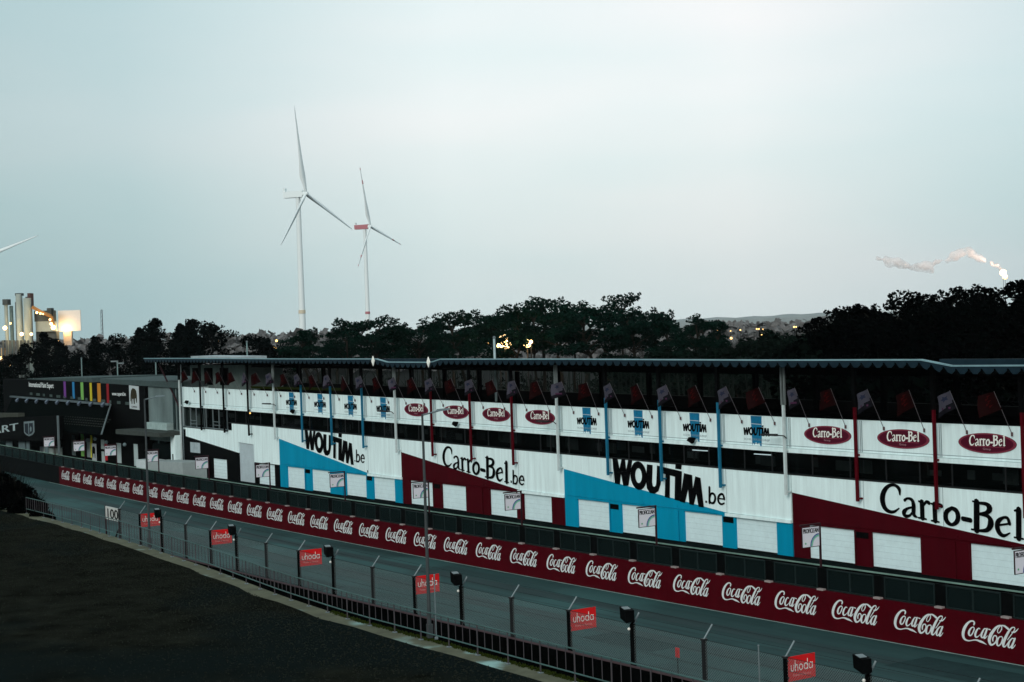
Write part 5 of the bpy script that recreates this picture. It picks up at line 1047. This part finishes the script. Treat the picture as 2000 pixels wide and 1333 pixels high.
# ================================================================ CHIMNEY STEAM
ms = bpy.data.materials.new('steam'); ms.use_nodes = True; t_ = ms.node_tree; t_.nodes.clear()
uo = t_.nodes.new('ShaderNodeOutputMaterial'); lw_ = t_.nodes.new('ShaderNodeLayerWeight'); lw_.inputs[0].default_value = .5
inv_ = t_.nodes.new('ShaderNodeMath'); inv_.operation = 'SUBTRACT'; inv_.inputs[0].default_value = 1; t_.links.new(lw_.outputs['Facing'], inv_.inputs[1])
pw_ = t_.nodes.new('ShaderNodeMath'); pw_.operation = 'POWER'; pw_.inputs[1].default_value = 1.3; t_.links.new(inv_.outputs[0], pw_.inputs[0])
tc_ = t_.nodes.new('ShaderNodeTexCoord'); ns_ = t_.nodes.new('ShaderNodeTexNoise'); ns_.inputs['Scale'].default_value = .35; ns_.inputs['Detail'].default_value = 4; t_.links.new(tc_.outputs['Object'], ns_.inputs['Vector'])
ml_ = t_.nodes.new('ShaderNodeMath'); ml_.operation = 'MULTIPLY'; t_.links.new(pw_.outputs[0], ml_.inputs[0]); nr_ = t_.nodes.new('ShaderNodeMapRange'); t_.links.new(ns_.outputs['Fac'], nr_.inputs[0]); nr_.inputs[1].default_value = .3; nr_.inputs[2].default_value = .6; t_.links.new(nr_.outputs[0], ml_.inputs[1])
tr_ = t_.nodes.new('ShaderNodeBsdfTransparent'); df_ = t_.nodes.new('ShaderNodeBsdfDiffuse'); df_.inputs[0].default_value = (1, .92, .90, 1)
tl2 = t_.nodes.new('ShaderNodeBsdfTranslucent'); tl2.inputs[0].default_value = (1, .92, .90, 1); ad_ = t_.nodes.new('ShaderNodeMixShader'); ad_.inputs[0].default_value = .4; t_.links.new(df_.outputs[0], ad_.inputs[1]); t_.links.new(tl2.outputs[0], ad_.inputs[2])
mx_ = t_.nodes.new('ShaderNodeMixShader'); t_.links.new(ml_.outputs[0], mx_.inputs[0]); t_.links.new(tr_.outputs[0], mx_.inputs[1]); t_.links.new(ad_.outputs[0], mx_.inputs[2]); t_.links.new(mx_.outputs[0], uo.inputs['Surface'])
def blobs(name, label, P, Y):
    mbd = bpy.data.metaballs.new(name); mbd.resolution = 1.1; mbd.render_resolution = 1.1; mbd.threshold = .35; ob = bpy.data.objects.new(name, mbd); COL.objects.link(ob)
    rr = random.Random(5)
    for x, y, r_ in P:
        c = atpx(x, Y, y)
        for k in range(3):
            e_ = mbd.elements.new(); e_.co = (c.x + rr.uniform(-.6, .6) * r_, Y + rr.uniform(-.5, .5) * r_, c.z + rr.uniform(-.35, .35) * r_); e_.radius = r_ * rr.uniform(.9, 1.7)
    dg = bpy.context.evaluated_depsgraph_get(); dg.update(); me = bpy.data.meshes.new_from_object(ob.evaluated_get(dg)); me.name = name
    bpy.data.objects.remove(ob); bpy.data.metaballs.remove(mbd)
    o2 = bpy.data.objects.new(name, me); COL.objects.link(o2); me.polygons.foreach_set('use_smooth', [True] * len(me.polygons)); me.materials.clear(); me.materials.append(ms); FR[o2.name] = ((0, 0, 0), 0)
    return tag(o2, label, 'steam', kind='stuff')
try:
    blobs('steam_cloud', 'faint pink white steam drifting above the trees at the right', [(1730, 508, 1.2), (1742, 513, 1.7), (1756, 514, 1.6), (1770, 518, 1.4), (1782, 523, 1.2), (1795, 520, 1.6), (1806, 518, 1.9), (1816, 522, 1.8), (1818, 530, 1.2), (1828, 512, 1.0), (1838, 509, .7), (1716, 506, .8)], 600)
    blobs('steam_plume', 'pink white steam plume rising left from the bright lamp at the right', [(1848, 512, .7), (1856, 507, 1.0), (1864, 501, 1.4), (1876, 496, 1.5), (1888, 491, 2.0), (1899, 494, 1.6), (1911, 502, 1.4), (1923, 509, 1.2), (1935, 514, 1.0), (1946, 519, .8), (1950, 522, .7), (1956, 527, .6)], 600)
except Exception as ex: print('steam', ex)

# ================================================================ AIR
hz = MB(); hz.box(-3200, 3200, -60, 8200, -1.2, 330)
mh = bpy.data.materials.new('haze_air'); mh.use_nodes = True; t_ = mh.node_tree; t_.nodes.clear()
uo = t_.nodes.new('ShaderNodeOutputMaterial'); pv = t_.nodes.new('ShaderNodeVolumePrincipled'); pv.inputs['Color'].default_value = (.86, .93, .96, 1); pv.inputs['Density'].default_value = HAZE; pv.inputs['Anisotropy'].default_value = .0
t_.links.new(pv.outputs[0], uo.inputs['Volume'])
if HAZE: tag(hz.build('haze', mh), 'pale evening haze filling the air', 'haze', kind='stuff')
